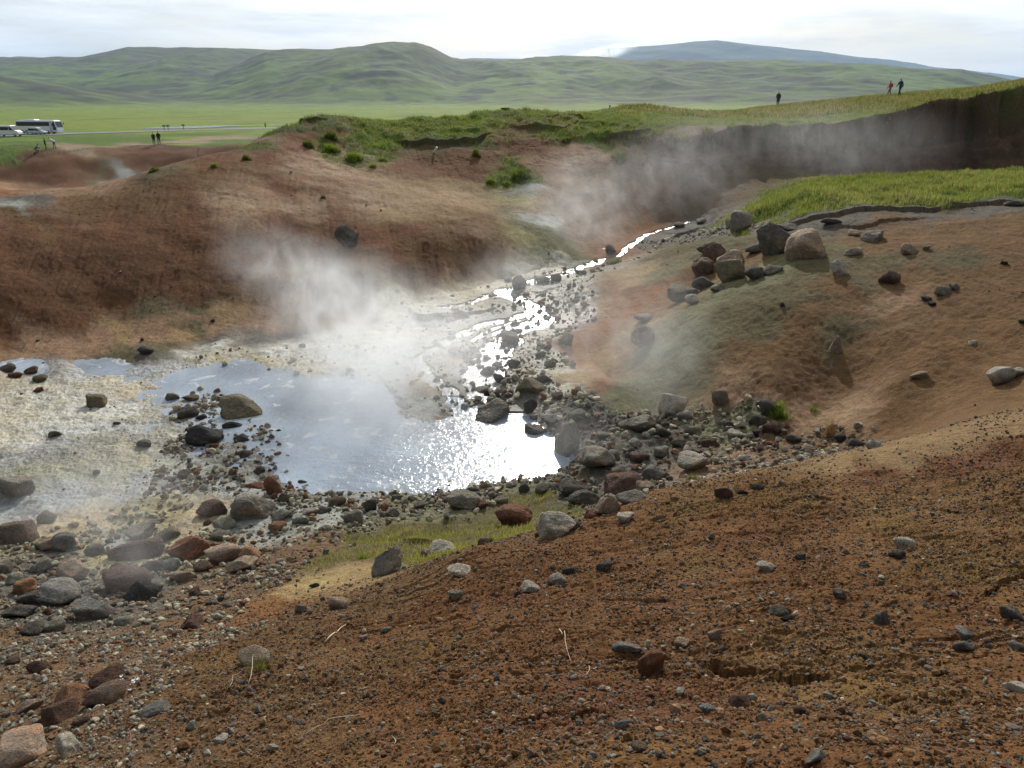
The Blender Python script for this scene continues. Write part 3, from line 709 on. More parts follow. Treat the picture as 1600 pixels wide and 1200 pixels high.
def mesh_np(name, V, Fq, mat, attrs=None, smooth=True, fattr=None):
    me = bpy.data.meshes.new(name)
    V = np.ascontiguousarray(V, np.float32); Fq = np.ascontiguousarray(Fq, np.int32)
    k = Fq.shape[1]
    me.vertices.add(len(V)); me.vertices.foreach_set('co', V.ravel())
    me.loops.add(Fq.size); me.loops.foreach_set('vertex_index', Fq.ravel())
    me.polygons.add(len(Fq)); me.polygons.foreach_set('loop_start', np.arange(0, Fq.size, k, dtype=np.int32))
    me.update(calc_edges=True)
    me.polygons.foreach_set('use_smooth', np.full(len(Fq), smooth, bool))
    for an, (ty, data) in (attrs or {}).items():
        a = me.attributes.new(an, ty, 'POINT')
        if ty == 'FLOAT_COLOR':
            d = np.ones((len(V), 4), np.float32); d[:, :3] = data; a.data.foreach_set('color', d.ravel())
        else: a.data.foreach_set('value', np.ascontiguousarray(data, np.float32).ravel())
    me.materials.append(mat)
    o = bpy.data.objects.new(name, me); COL.objects.link(o)
    return o
def grid_faces(nr, nc):
    i = np.arange((nr - 1) * (nc - 1)); r = i // (nc - 1); q = i % (nc - 1); a = r * nc + q
    return np.stack([a, a + 1, a + nc + 1, a + nc], 1)
def tag(o, label=None, cat=None, group=None, kind=None):
    if label: o['label'] = label
    if cat: o['category'] = cat
    if group: o['group'] = group
    if kind: o['kind'] = kind
    return o

# ------------------------------------------------------------------ the ground, one sheet

QL = 1.0
def seg(a, b, n): return np.linspace(a, b, max(3, int(n * QL)), endpoint=False)
Lg = lambda y: math.log(y + OFF)
S_ = np.concatenate([seg(-1.85, -.74, 60), seg(-.74, .74, 1340), seg(.74, 1.86, 60)])
T_ = np.concatenate([seg(math.log(OFF * .86), Lg(1.85), 40), seg(Lg(1.85), Lg(9), 680), seg(Lg(9), Lg(40), 560), seg(Lg(40), Lg(50), 230), seg(Lg(50), Lg(160), 190), seg(Lg(160), Lg(700), 110), seg(Lg(700), Lg(13500), 40)])
sg, tg = np.meshgrid(S_, T_)
Yk = np.exp(tg); Yg = Yk - OFF; Xg = sg * Yk
Fg = fields(Xg, Yg)
Zg = zfull(Xg, Yg, Fg)
Cg = ground_color(Xg, Yg, Fg)
# rows behind the camera
Yb = np.array([-12., -8, -5, -3, -1.5, -.8]); Xb, Yb2 = np.meshgrid(S_ * 12, Yb)
Zb = zbase(np.clip(Xb, -4, 4), np.full_like(Xb, -.3)) + np.where(np.abs(Xb) > 4, -.25 * (np.abs(Xb) - 4), 0) * 0
blend = ((Yb2 + .8) / -11.2)
Xb = Xb * blend + (S_ * (OFF * .86))[None] * (1 - blend)
Zb = zbase(Xb, np.full_like(Xb, -.42)) + .1 * (-.8 - Yb2)
Xg = np.vstack([Xb, Xg]); Yg = np.vstack([Yb2, Yg]); Zg = np.vstack([Zb, Zg])
Cg = np.concatenate([np.broadcast_to(Cg[0], (6,) + Cg[0].shape), Cg]); Fg = np.concatenate([np.broadcast_to(Fg[0], (6,) + Fg[0].shape), Fg])
wetg = np.clip(Fg[..., 5] * 1.0, 0, 1)
ground = mesh_np("ground", np.stack([Xg, Yg, Zg], -1).reshape(-1, 3), grid_faces(*Xg.shape), M_ground,
                 {'Col': ('FLOAT_COLOR', Cg.reshape(-1, 3)), 'Wet': ('FLOAT', wetg.ravel())})
tag(ground, kind='structure')
print('ground verts', Xg.size)
def zt(x, y): return float(zfull(np.array([x]), np.array([y]))[0])
def hit(px, py, y0=1.3, y1=400): return hit_with(zfull, px, py, y0, y1, 2200)

# ------------------------------------------------------------------ water
M_water, t_, b_ = newmat("milky_water")
b_.inputs['Base Color'].default_value = (.20, .225, .235, 1); b_.inputs['Roughness'].default_value = .12
b_.inputs['Specular IOR Level'].default_value = .5; b_.inputs['IOR'].default_value = 1.33
tcn = mk_bump(t_, b_, [(1.6, 3, .05, .6), (6, 3, .03, .7), (26, 2, .008, .8)])
rgb = N(t_, 'ShaderNodeRGB'); rgb.outputs[0].default_value = (.31, .37, .44, 1)
wc = mul_noise(t_, mul_noise(t_, rgb.outputs[0], .22, .45, 1.15, tcn.outputs['Object'], 3), .9, .8, 1.1, tcn.outputs['Object'], 5)
fn = N(t_, 'ShaderNodeTexNoise'); fn.inputs['Scale'].default_value = 1.35; fn.inputs['Detail'].default_value = 4; fn.inputs['Distortion'].default_value = 1.2
t_.links.new(tcn.outputs['Object'], fn.inputs['Vector'])
fr_ = N(t_, 'ShaderNodeMapRange'); fr_.inputs[1].default_value = .60; fr_.inputs[2].default_value = .66; fr_.inputs[4].default_value = .6
t_.links.new(fn.outputs[0], fr_.inputs[0])
fm = N(t_, 'ShaderNodeMix', data_type='RGBA'); fm.inputs[7].default_value = (.55, .56, .55, 1)      # scum floating in patches
t_.links.new(fr_.outputs[0], fm.inputs[0]); t_.links.new(wc, fm.inputs[6]); t_.links.new(fm.outputs[2], b_.inputs['Base Color'])
M_stream, t_, b_ = newmat("stream_water")
b_.inputs['Base Color'].default_value = (.16, .175, .18, 1); b_.inputs['Roughness'].default_value = .24; b_.inputs['IOR'].default_value = 1.33
mk_bump(t_, b_, [(3, 3, .03, .6), (14, 3, .016, .7), (50, 2, .004, .7)])
def sheet(name, x0, x1, y0, y1, nx, ny, zf, mat, keep=None):
    xs, ys = np.meshgrid(np.linspace(x0, x1, nx), np.linspace(y0, y1, ny))
    V = np.stack([xs, ys, zf(xs, ys)], -1).reshape(-1, 3); Fc = grid_faces(ny, nx)
    if keep is not None:
        k = keep(xs, ys).ravel(); Fc = Fc[k[Fc].any(1)]
        u = np.unique(Fc); mp_ = np.zeros(len(V), int); mp_[u] = np.arange(len(u)); V = V[u]; Fc = mp_[Fc]
    return mesh_np(name, V, Fc, mat)
ZW = ZC - WL
pool = sheet("pool_water", -22, 7.0, 10.6, 22.5, 180, 120, lambda x, y: np.full_like(x, ZW), M_water,
             lambda x, y: zfull(x, y) < ZW + .25)
tag(pool, kind='structure')
stream = sheet("stream_water", -2.5, 10.5, 17.6, 40, 150, 260, lambda x, y: stream_pos(x, y)[1], M_stream,
               lambda x, y: (stream_pos(x, y)[0] < .9) & (zfull(x, y) < stream_pos(x, y)[1] + .12))
tag(stream, kind='structure')
# ------------------------------------------------------------------ hills and the far mountain
def hillmat(name, greenc, brownc, greyc):
    m, t, b = newmat(name)
    b.inputs['Roughness'].default_value = .95; b.inputs['Specular IOR Level'].default_value = .1
    at = N(t, 'ShaderNodeAttribute', attribute_name='Col')
    tcn = mk_bump(t, b, [(.02, 6, 6, .4)])
    t.links.new(mul_noise(t, at.outputs['Color'], .03, .7, 1.3, tcn.outputs['Object']), b.inputs['Base Color'])
    return m
M_hill = hillmat("hill", 0, 0, 0)
def skyline(pts):
    a = np.array([(p[0] - 800) / FPX / (math.cos(PITCH) + (600 - p[1]) / FPX * math.sin(PITCH)) for p in pts])
    e = np.array([-rdrop(p[1]) for p in pts])
    return a, e
RIDGES = [ # skyline, distance of the foot, distance of the crest, back
 (skyline([(-400, 98), (-100, 96), (0, 91), (60, 93), (120, 92), (200, 80), (300, 79), (400, 82), (520, 84), (640, 98), (800, 130), (1000, 158), (1100, 165)]), 1500, 3600, 1.0),
 (skyline([(200, 158), (300, 135), (380, 100), (410, 86), (440, 79), (520, 76), (580, 71), (620, 68), (650, 69), (680, 79), (710, 93), (760, 97), (830, 100), (900, 112), (1000, 138), (1100, 155), (1150, 160)]), 1380, 2500, .8),
 (skyline([(400, 160), (560, 140), (640, 108), (700, 97), (800, 96), (900, 94), (1000, 99), (1080, 97), (1140, 101), (1250, 101), (1330, 104), (1430, 108), (1500, 113), (1560, 124), (1600, 131), (1700, 150), (1800, 160)]), 1350, 2900, .9),
 (skyline([(-400, 130), (0, 118), (80, 128), (150, 140), (250, 152), (400, 160)]), 1300, 1800, .5),
]
aH = np.linspace(-1.05, 1.0, 900); dH = np.exp(np.linspace(math.log(1150), math.log(4300), 330))
AH, DH = np.meshgrid(aH, dH)
XH, YH = AH * DH, DH
ZH = np.full(AH.shape, -1.0)
for i, ((a, e), d0, d1, bk) in enumerate(RIDGES):
    H = ZC + np.interp(AH + .006 * noise2(XH * .004, YH * .004, 101 + i), a, e, left=0, right=0) * d1
    kk = (DH - d0 * (1 + .10 * noise2(XH * .0022, XH * 0, 103 + i))) / (d1 - d0)
    base = np.where(kk < 1, sstep(0, 1, kk) ** .85, 1 - .6 * sstep(0, 1.6, (kk - 1) * 2))
    rg = fbm(XH * .0026, YH * .0013, 5, 105 + i, .5, ridged=True)
    edge = np.clip(kk * (1.06 - kk) * 4, 0, 1)
    z = (H - 1.0) * base + edge * (16 * (rg - .35) + 2.0 * fbm(XH * .010, YH * .008, 4, 107 + i, .55)) * np.clip(H / 60, .2, 1.3)
    z = np.where(kk > .9, np.minimum(z, H), z)
    ZH = np.maximum(ZH, np.where(kk > 0, z, -1))
ZH += 0.0 - 1.0 * 0
gH = fbm(XH * .0022, YH * .0012, 4, 111); g2H = fbm(XH * .011, YH * .006, 4, 112); g3H = fbm(XH * .006, YH * .010, 4, 113, ridged=True)
CH = np.empty(AH.shape + (3,)); CH[:] = (.078, .118, .024)
def mixH(m, col):
    m = np.clip(m, 0, 1)[..., None]; CH[...] = CH * (1 - m) + np.array(col) * m
mixH(sstep(-.15, .1, gH) * .95, (.045, .050, .026)); mixH(sstep(.02, .22, g2H) * .9, (.028, .031, .024))
mixH(sstep(.3, .75, g3H) * .45, (.13, .195, .03)); mixH(sstep(70, 150, ZH) * .5, (.085, .085, .05))
mixH((1 - sstep(2, 14, ZH)) * .8, (.150, .205, .032))
hills = mesh_np("hills", np.stack([XH, YH, ZH], -1).reshape(-1, 3), grid_faces(*AH.shape), M_hill, {'Col': ('FLOAT_COLOR', CH.reshape(-1, 3))})
tag(hills, kind='structure')
aM = np.linspace(-.9, .9, 500); dM = np.linspace(5200, 11500, 120)
AM, DM = np.meshgrid(aM, dM); XM, YM = AM * DM, DM
(a1, e1) = skyline([(700, 130), (860, 110), (900, 92), (940, 79), (1000, 74), (1060, 70), (1095, 67), (1120, 65), (1150, 69), (1200, 75), (1260, 80), (1320, 88), (1400, 97), (1460, 106), (1560, 118), (1700, 140)])
(a2, e2) = skyline([(-200, 100), (0, 93), (30, 90), (75, 91), (130, 110), (600, 115), (700, 96), (740, 92), (815, 92), (830, 97), (900, 115), (1000, 150)])
ZM = np.full(AM.shape, 0.)
for (a, e, d0, d1, sd_) in ((a1, e1, 6500, 9800, 121), (a2, e2, 5300, 7000, 123)):
    H = ZC + np.interp(AM, a, e, left=0, right=0) * d1
    kk = (DM - d0) / (d1 - d0)
    z = H * np.where(kk < 1, sstep(0, 1, kk), 1 - .5 * sstep(0, 1, kk - 1)) + 45 * np.clip(kk * (1.02 - kk) * 4, 0, 1) * fbm(XM * .0012, YM * .0012, 4, sd_, ridged=True)
    z = np.where(kk > .85, np.minimum(z, H), z)
    ZM = np.maximum(ZM, np.where(kk > 0, z, 0))
CM = np.empty(AM.shape + (3,)); CM[:] = (.085, .095, .070)
CM *= (1 + .35 * fbm(XM * .001, YM * .0015, 4, 125))[..., None]
mount = mesh_np("mountain", np.stack([XM, YM, ZM], -1).reshape(-1, 3), grid_faces(*AM.shape), M_hill, {'Col': ('FLOAT_COLOR', CM.reshape(-1, 3))})
tag(mount, kind='structure')

# ------------------------------------------------------------------ road and lagoon on the plain
def simple(name, col, rough=.8, bump=None, spec=.4, metal=0):
    m, t, b = newmat(name)
    b.inputs['Roughness'].default_value = rough; b.inputs['Specular IOR Level'].default_value = spec; b.inputs['Metallic'].default_value = metal
    r = N(t, 'ShaderNodeRGB'); r.outputs[0].default_value = (*col, 1)
    tcn = mk_bump(t, b, bump or [(20, 3, .003, .3)])
    t.links.new(mul_noise(t, r.outputs[0], 6, .88, 1.1, tcn.outputs['Object']), b.inputs['Base Color'])
    return m
def strip(name, pts, mat, lift, kind='structure', step=2.0):
    """ribbon laid on the ground: pts = (x, y, half width)"""
    P = []
    for i in range(len(pts) - 1):
        a, b = np.array(pts[i], float), np.array(pts[i + 1], float)
        n = max(2, int(np.hypot(*(b - a)[:2]) / step))
        for k in range(n): P.append(a + (b - a) * k / n)
    P.append(np.array(pts[-1], float)); P = np.array(P)
    T = np.gradient(P[:, :2], axis=0); T /= np.linalg.norm(T, axis=1)[:, None]; Nn = np.stack([-T[:, 1], T[:, 0]], 1)
    w = np.linspace(-1, 1, 7)
    X = P[:, 0][:, None] + Nn[:, 0][:, None] * P[:, 2][:, None] * w; Y = P[:, 1][:, None] + Nn[:, 1][:, None] * P[:, 2][:, None] * w
    Z = zfull(X, Y) + lift
    return tag(mesh_np(name, np.stack([X, Y, Z], -1).reshape(-1, 3), grid_faces(len(P), 7), mat), kind=kind)
M_road = simple("asphalt", (.13, .13, .125), .85)
h_ = lambda px, py: hit_with(zbase, px, py, 60, 900)
rp = [h_(-160, 212.5), h_(0, 211.5), h_(60, 210), h_(110, 208.5), h_(200, 206.5), h_(320, 203), h_(440, 199)]
strip("road", [(q[0], q[1], 5.5) for q in rp], M_road, .10)
lp = [h_(225, 200.5), h_(262, 199.8), h_(300, 198.6), h_(330, 197.4), h_(380, 196.5), h_(470, 195.8)]
M_lag, t_, b_ = newmat("lagoon_water"); b_.inputs['Base Color'].default_value = (.25, .28, .30, 1); b_.inputs['Roughness'].default_value = .12
mk_bump(t_, b_, [(2, 2, .02, .4)])
strip("lagoon", [(q[0], q[1], w) for q, w in zip(lp, (3, 11, 9, 6, 3.5, 3))], M_lag, .12)
# ------------------------------------------------------------------ rocks
def ico(sub):
    bm = bmesh.new(); bmesh.ops.create_icosphere(bm, subdivisions=sub, radius=1)
    v = np.array([x.co[:] for x in bm.verts]); f = np.array([[q.index for q in p.verts] for p in bm.faces]); bm.free()
    v /= np.linalg.norm(v, axis=1)[:, None]
    return v, f
ICO = {k: ico(k) for k in (1, 2, 3, 4, 5)}
def n3(v, sc_, seed, oct=3, rough=.5):
    s = 0; a = 1; tt = 0
    for o in range(oct):
        f = sc_ * 2 ** o
        s = s + a * (noise2(v[:, 0] * f + v[:, 2] * f * .31, v[:, 1] * f, seed + o) + noise2(v[:, 1] * f + 9, v[:, 2] * f + v[:, 0] * f * .27, seed + o + 7)) * .5
        tt += a; a *= rough
    return s / tt
def rock_arr(seed, sub=3, planes=13, ang=.5, rough=.06):
    ang = .42 + .56 * ang; planes = max(8, planes - 1)
    r = np.random.RandomState(seed); v, f = ICO[sub]
    p = r.normal(size=(planes, 3)); p /= np.linalg.norm(p, axis=1)[:, None]
    d = r.uniform(.52, 1.0, planes)
    dots = v @ p.T
    R = np.where(dots > .15, d / np.maximum(dots, .15), 9)
    Rm = R.min(1)
    k = 34
    Rs = -np.log(np.exp(-k * np.minimum(R, 3)).sum(1) + np.exp(-k * 1.05)) / k    # soft minimum: worn edges
    rad = Rm * ang + Rs * (1 - ang)
    rad = np.minimum(rad, 1.3)
    rad = rad * (1 + rough * 2.6 * n3(v, 1.4, seed % 97, 3) + rough * 1.9 * n3(v, 4.6, seed % 89, 4, .68))
    w = v * rad[:, None]
    w -= (w.max(0) + w.min(0)) / 2
    w /= (w.max(0) - w.min(0)).max() / 2
    return w, f
def rock_mesh(name, seed, sub=3, **kw):
    v, f = rock_arr(seed, sub, **kw)
    me = bpy.data.meshes.new(name); me.from_pydata(v.tolist(), [], f.tolist()); me.update()
    me.polygons.foreach_set('use_smooth', [True] * len(f))
    me.materials.append(M_rock)
    return me
def rockmat(name, use_attr):
    m, t, b = newmat(name)
    if use_attr: src = N(t, 'ShaderNodeAttribute', attribute_name='Col').outputs['Color']
    else: src = N(t, 'ShaderNodeObjectInfo').outputs['Color']
    tcn = mk_bump(t, b, [(2.2, 8, .22, .8), (9, 6, .09, .8)] if not use_attr else [(30, 5, .02, .6)])
    tc2 = tcn.outputs['Object']
    k = mul_noise(t, src, 2.2 if not use_attr else 12, .62, 1.35, tc2, 7)
    k = mul_noise(t, k, 14 if not use_attr else 70, .62, 1.38, tc2, 4)
    if not use_attr:
        n1 = N(t, 'ShaderNodeTexNoise'); n1.inputs['Scale'].default_value = 1.3; n1.inputs['Detail'].default_value = 6; t.links.new(tc2, n1.inputs['Vector'])
        r1 = N(t, 'ShaderNodeMapRange'); r1.inputs[1].default_value = .48; r1.inputs[2].default_value = .66; r1.inputs[4].default_value = .7; t.links.new(n1.outputs[0], r1.inputs[0])
        vm = N(t, 'ShaderNodeVectorMath', operation='MULTIPLY'); vm.inputs[1].default_value = (1.2, .88, .65); t.links.new(k, vm.inputs[0])
        m1 = N(t, 'ShaderNodeMix', data_type='RGBA'); t.links.new(r1.outputs[0], m1.inputs[0]); t.links.new(k, m1.inputs[6]); t.links.new(vm.outputs[0], m1.inputs[7]); k = m1.outputs[2]
        n = N(t, 'ShaderNodeTexNoise'); n.inputs['Scale'].default_value = 3.7; n.inputs['Detail'].default_value = 8; n.inputs['Roughness'].default_value = .7
        t.links.new(tc2, n.inputs['Vector'])
        r = N(t, 'ShaderNodeMapRange'); r.inputs[1].default_value = .57; r.inputs[2].default_value = .64; r.inputs[4].default_value = .55
        t.links.new(n.outputs[0], r.inputs[0])
        mxx = N(t, 'ShaderNodeMix', data_type='RGBA'); mxx.inputs[7].default_value = (.26, .225, .155, 1)
        t.links.new(r.outputs[0], mxx.inputs[0]); t.links.new(k, mxx.inputs[6]); k = mxx.outputs[2]
    t.links.new(k, b.inputs['Base Color'])
    b.inputs['Roughness'].default_value = .9; b.inputs['Specular IOR Level'].default_value = .15
    return m
M_rock = rockmat("rock_stone", False); M_gravel = rockmat("gravel_stone", True)
RC = dict(**{k_: tuple(1.55 * (.8 * q_ + .2 * sum(v_) / 3) for q_ in v_) for k_, v_ in dict(dg=(.095, .086, .068), g=(.20, .182, .138), lg=(.38, .345, .27), bg=(.165, .162, .142), tan=(.30, .225, .145), ru=(.20, .085, .04), dr=(.105, .055, .034),
          br=(.135, .092, .06), orr=(.32, .16, .07), gg=(.25, .265, .20), blk=(.045, .044, .042), ol=(.15, .13, .075), pk=(.30, .215, .145), cr=(.40, .36, .27)).items()})
ROCKS = []   # world footprint, so gravel can avoid them
rr = random.Random(11)
def place_rock(px, base, w, h, col, label=None, kind=None, group=None, me=None, seed=None, flat=None, rot=None, tilt=None, sink=.32, ang=None):
    p = hit(px, base - .30 * h) or hit(px, base)
    x, y, z = p
    e = math.atan2(ZC - z, math.hypot(x, y))
    zc_ = y * math.cos(PITCH) + (ZC - z) * math.sin(PITCH)
    m = zc_ / FPX
    Wd = w * m * 1.14
    Dp = Wd * .85
    Hv = (h * m - Dp * math.sin(e) * .55) / math.cos(e)
    Hm = max(.42 * Wd, min(Hv, 1.3 * Wd)) if flat is None else flat * Wd
    if seed is None: seed = rr.randrange(1, 9000)
    if me is None:
        big = w * m / zc_ * 800
        me = rock_mesh("rock", seed, 4 if w > 34 else 3, planes=rr.choice((9, 11, 14)), ang=ang if ang is not None else rr.uniform(.35, .9), rough=rr.uniform(.05, .09))
    nm = kind or ('boulder' if w >= 36 else 'rock')
    o = bpy.data.objects.new(nm, me); COL.objects.link(o)
    o.scale = (Wd / 2, Dp / 2, Hm / 2 * (1 + sink))
    o.rotation_euler = (tilt if tilt is not None else rr.uniform(-.18, .18), rr.uniform(-.2, .2), rot if rot is not None else rr.uniform(-.5, .5))
    o.location = (x, y + Dp * .05, z + Hm / 2 * (1 - sink * 1.3))
    cc_ = RC[col] if isinstance(col, str) else col
    k = rr.uniform(.9, 1.12)
    o.color = (cc_[0] * k, cc_[1] * k, cc_[2] * k, 1)
    tag(o, label, 'boulder' if nm == 'boulder' else 'rock', group)
    ROCKS.append((x, y, Wd / 2))
    return o
R = place_rock
# --- pool and stream
R(770, 679, 66, 50, 'g', "large rounded grey boulder standing in the pool left of the sun glint", ang=.4)
R(838, 691, 38, 30, 'dg', "dark rounded boulder surrounded by the sun glint", ang=.3)
R(769, 726, 30, 22, 'dg', "small pointed dark rock alone in the pool in front of the large boulder")
R(886, 729, 46, 62, 'g', "tall grey boulder at the right shore touching the glint", ang=.05, seed=1234, tilt=.2, rot=.7)
R(929, 745, 56, 48, 'g', "broad grey boulder with a pale flat top on the right shore", ang=.6)
R(797, 549, 30, 32, 'g', "grey boulder rising between the braids of the stream", ang=.4, kind='boulder')
R(742, 564, 24, 22, 'g', "round grey rock on the left bank of the stream, left of the braided boulder")
R(763, 597, 23, 22, 'dg', "dark rock in the narrow stream above the darker pair")
R(780, 601, 18, 16, 'blk', "small black rock right of the narrow white water")
R(752, 621, 28, 15, 'g', "flat grey rock left of the last rapid before the pool")
R(779, 623, 24, 16, 'dg', "flat dark rock right of the last rapid before the pool")
R(828, 616, 46, 18, 'ol', "long low olive rock lying right of the last rapid")
R(827, 651, 24, 26, 'dg', "upright dark rock above the glint on the right shore")
R(883, 546, 25, 24, 'ol', "blocky olive rock at the foot of the orange spur")
R(813, 458, 24, 26, 'dr', "dark brown boulder beside the small waterfall", kind='boulder', ang=.7)
R(848, 446, 22, 15, 'g', "low grey rock right of the waterfall boulder")
R(868, 443, 20, 14, 'g', "grey rock at the upstream pool edge")
R(954, 402, 20, 17, 'dg', "dark rounded rock at the foot of the upper cascade")
R(720, 496, 22, 12, 'g', "flat grey stone on the pale crust left of the stream")
R(703, 506, 18, 10, 'lg', "pale stone on the crust left of the flat grey one")
R(803, 578, 22, 14, 'dg', "dark stone just below the braided boulder")
R(858, 576, 20, 13, 'ol', "olive stone among the rubble below the orange spur")
R(850, 602, 26, 15, 'dg', "dark slab halfway along the right stream bank")
R(870, 628, 20, 15, 'br', "brown stone on the right stream bank above the tall grey boulder")
R(845, 560, 16, 10, 'g', "small grey stone by the blocky olive rock")
R(905, 660, 30, 20, 'g', "grey stone behind the tall shore boulder")
R(860, 668, 22, 13, 'dg', "low dark stone right of the upright shore rock")
R(945, 690, 26, 18, 'g', "rounded stone behind the broad grey boulder")
# --- left flats
R(152, 641, 38, 26, 'ol', "yellowish grey boulder sitting alone on the pale flat with a long shadow", kind='boulder')
R(60, 616, 15, 11, 'ru', "small rusty stone on the cream flat left of the lone boulder")
R(50, 588, 22, 15, 'br', "brown stone in the narrow channel under the left bank")
R(12, 584, 26, 10, 'dg', "dark flat stone at the far left end of the narrow channel")
R(24, 592, 18, 10, 'ru', "reddish stone beside the dark flat one at the left end of the channel")
R(62, 598, 22, 10, 'ol', "olive stone just below the channel under the left bank")
R(228, 558, 26, 18, 'dg', "dark rock at the foot of the pink bank")
R(86, 684, 18, 9, 'g', "grey stone on the flat below the white crust")
R(225, 700, 20, 11, 'bg', "bluish grey stone in the middle of the greenish flat")
R(294, 655, 32, 14, 'dg', "dark slab on the left shore of the pool, above the black cluster")
R(269, 629, 22, 15, 'g', "grey rock where the flat meets the pool")
R(300, 628, 22, 11, 'ol', "mossy rock in the shallows right of the grey shore rock")
R(318, 699, 52, 26, 'blk', "largest black rock in the shallows", ang=.8)
R(340, 688, 26, 12, 'dg', "dark wedge leaning on the largest black rock")
R(315, 659, 20, 8, 'blk', "thin black stone right of the dark slab")
R(378, 694, 26, 13, 'dg', "dark square stone standing clear in the shallow water")
R(380, 718, 25, 10, 'dg', "flat dark stone below the square one in the shallows")
R(364, 673, 26, 10, 'blk', "long black stone just below the crusted islet")
R(378, 656, 62, 28, 'ol', "crusted olive and cream islet rock in the shallow water", ang=.2, flat=.35)
R(352, 657, 24, 16, 'dg', "dark end rock of the crusted islet")
R(288, 750, 24, 12, 'dg', "dark stone on the left shore under the black cluster")
R(405, 742, 20, 9, 'dg', "thin dark stone where the shallows end")
R(437, 679, 12, 9, 'blk', "small black stone at the right end of the dotted shallows")
R(458, 695, 11, 8, 'dg', "dark pebble at the edge of the deep grey pool", kind='stone')
R(471, 761, 20, 12, 'dg', "dark stone with wet rim by the near left shore of the pool")
R(503, 766, 12, 9, 'blk', "tiny black stone out in the pool near the shore", kind='stone')
R(360, 636, 14, 7, 'dg', "small dark stone in the water above the islet", kind='stone')
R(345, 622, 10, 6, 'blk', "black pebble furthest out above the islet", kind='stone')
R(427, 638, 10, 6, 'dg', "dark pebble right of the islet", kind='stone')
R(25, 784, 58, 44, 'g', "big grey boulder cut by the left edge of the view", ang=.5)
R(27, 862, 56, 50, 'br', "dark brown block at the left edge beside the yellow crust", ang=.8)
R(74, 821, 32, 20, 'br', "brown rounded stone alone on the yellow crust")
R(150, 742, 14, 7, 'g', "small grey stone on the greenish flat", kind='stone')
R(184, 665, 12, 6, 'ol', "olive pebble below the lone boulder", kind='stone')
# --- bottom-left boulder pile
R(390, 823, 82, 56, 'g', "big wedge-shaped grey boulder at the near left shore", ang=.85, seed=4021)
R(331, 812, 46, 30, 'dr', "dark red boulder leaning against the big grey wedge")
R(427, 780, 26, 32, 'ru', "upright rusty rock behind the big grey wedge")
R(402, 768, 26, 16, 'ru', "smaller rusty rock behind the big grey wedge")
R(443, 790, 22, 20, 'ol', "olive rock right of the upright rusty one")
R(352, 836, 30, 28, 'gg', "pale greenish rock in front of the big grey wedge")
R(343, 848, 30, 18, 'g', "grey rock below the pale greenish one")
R(294, 886, 56, 48, 'ru', "squarish rusty orange boulder in the lower left pile", ang=.9, seed=77)
R(213, 886, 78, 44, 'dr', "wide dark red boulder with a smooth back", ang=.4)
R(349, 887, 56, 38, 'pk', "pinkish flat-topped boulder right of the squarish rusty one")
R(389, 884, 46, 19, 'orr', "flat bright orange slab by the pinkish flat-topped boulder")
R(377, 894, 42, 11, 'tan', "thin tan slab under the bright orange one")
R(318, 896, 30, 18, 'br', "brown rounded rock below the pinkish boulder")
R(222, 846, 46, 26, 'g', "grey boulder veiled by steam behind the dark red one")
R(258, 851, 44, 28, 'ol', "olive brown boulder between the steam and the squarish rusty one")
R(101, 871, 44, 36, 'bg', "blue-grey rounded boulder in the steam", ang=.5)
R(75, 869, 42, 30, 'tan', "tan boulder between the dark brown block and the blue-grey one")
R(114, 913, 56, 36, 'pk', "pale pinkish boulder with a pointed top", ang=.8)
R(65, 901, 30, 28, 'gg', "greenish grey rock left of the pale pinkish boulder")
R(8, 905, 30, 30, 'g', "grey rock at the left edge under the brown block")
R(20, 915, 34, 18, 'gg', "low greenish rock near the left edge")
R(150, 872, 34, 20, 'g', "grey rock in the steam right of the blue-grey boulder")
R(180, 913, 32, 30, 'dr', "leaning dark red wedge below the wide dark red boulder")
R(190, 929, 66, 32, 'dr', "long dark red rock pointing down the slope", ang=.9)
R(221, 944, 48, 28, 'blk', "black block in front of the long dark red rock", ang=.9)
R(100, 949, 72, 38, 'bg', "large flat grey boulder in the lower left pile", ang=.7)
R(52, 951, 40, 32, 'dg', "dark grey boulder left of the large flat one")
R(148, 973, 62, 34, 'bg', "blue-grey broken boulder at the lower edge of the pile", ang=.8)
R(28, 972, 42, 28, 'dg', "dark boulder near the left edge of the pile")
R(37, 931, 42, 20, 'orr', "orange brown rock between the two dark ones at the left edge")
R(80, 991, 46, 24, 'g', "sloping grey slab below the large flat boulder")
R(52, 997, 36, 20, 'dg', "dark rock left of the sloping grey slab")
R(77, 965, 18, 14, 'ru', "small rusty stone between the large flat boulder and the slab", kind='stone')
R(195, 980, 30, 15, 'gg', "pale rock right of the blue-grey broken boulder")
R(243, 898, 36, 19, 'dg', "dark stone under the wide dark red boulder")
R(268, 898, 26, 24, 'gg', "pale grey-green stone beside the squarish rusty boulder")
R(286, 913, 36, 24, 'pk', "mottled pink stone below the squarish rusty boulder")
R(245, 925, 28, 16, 'g', "grey stone right of the black block")
R(305, 932, 22, 12, 'br', "brown stone beneath the mottled pink one")
R(215, 862, 22, 14, 'ol', "olive stone above the wide dark red boulder")
R(330, 948, 20, 10, 'g', "grey stone on the rubble slope right of the pile")
R(345, 940, 16, 9, 'dg', "dark stone on the rubble slope right of the pile")
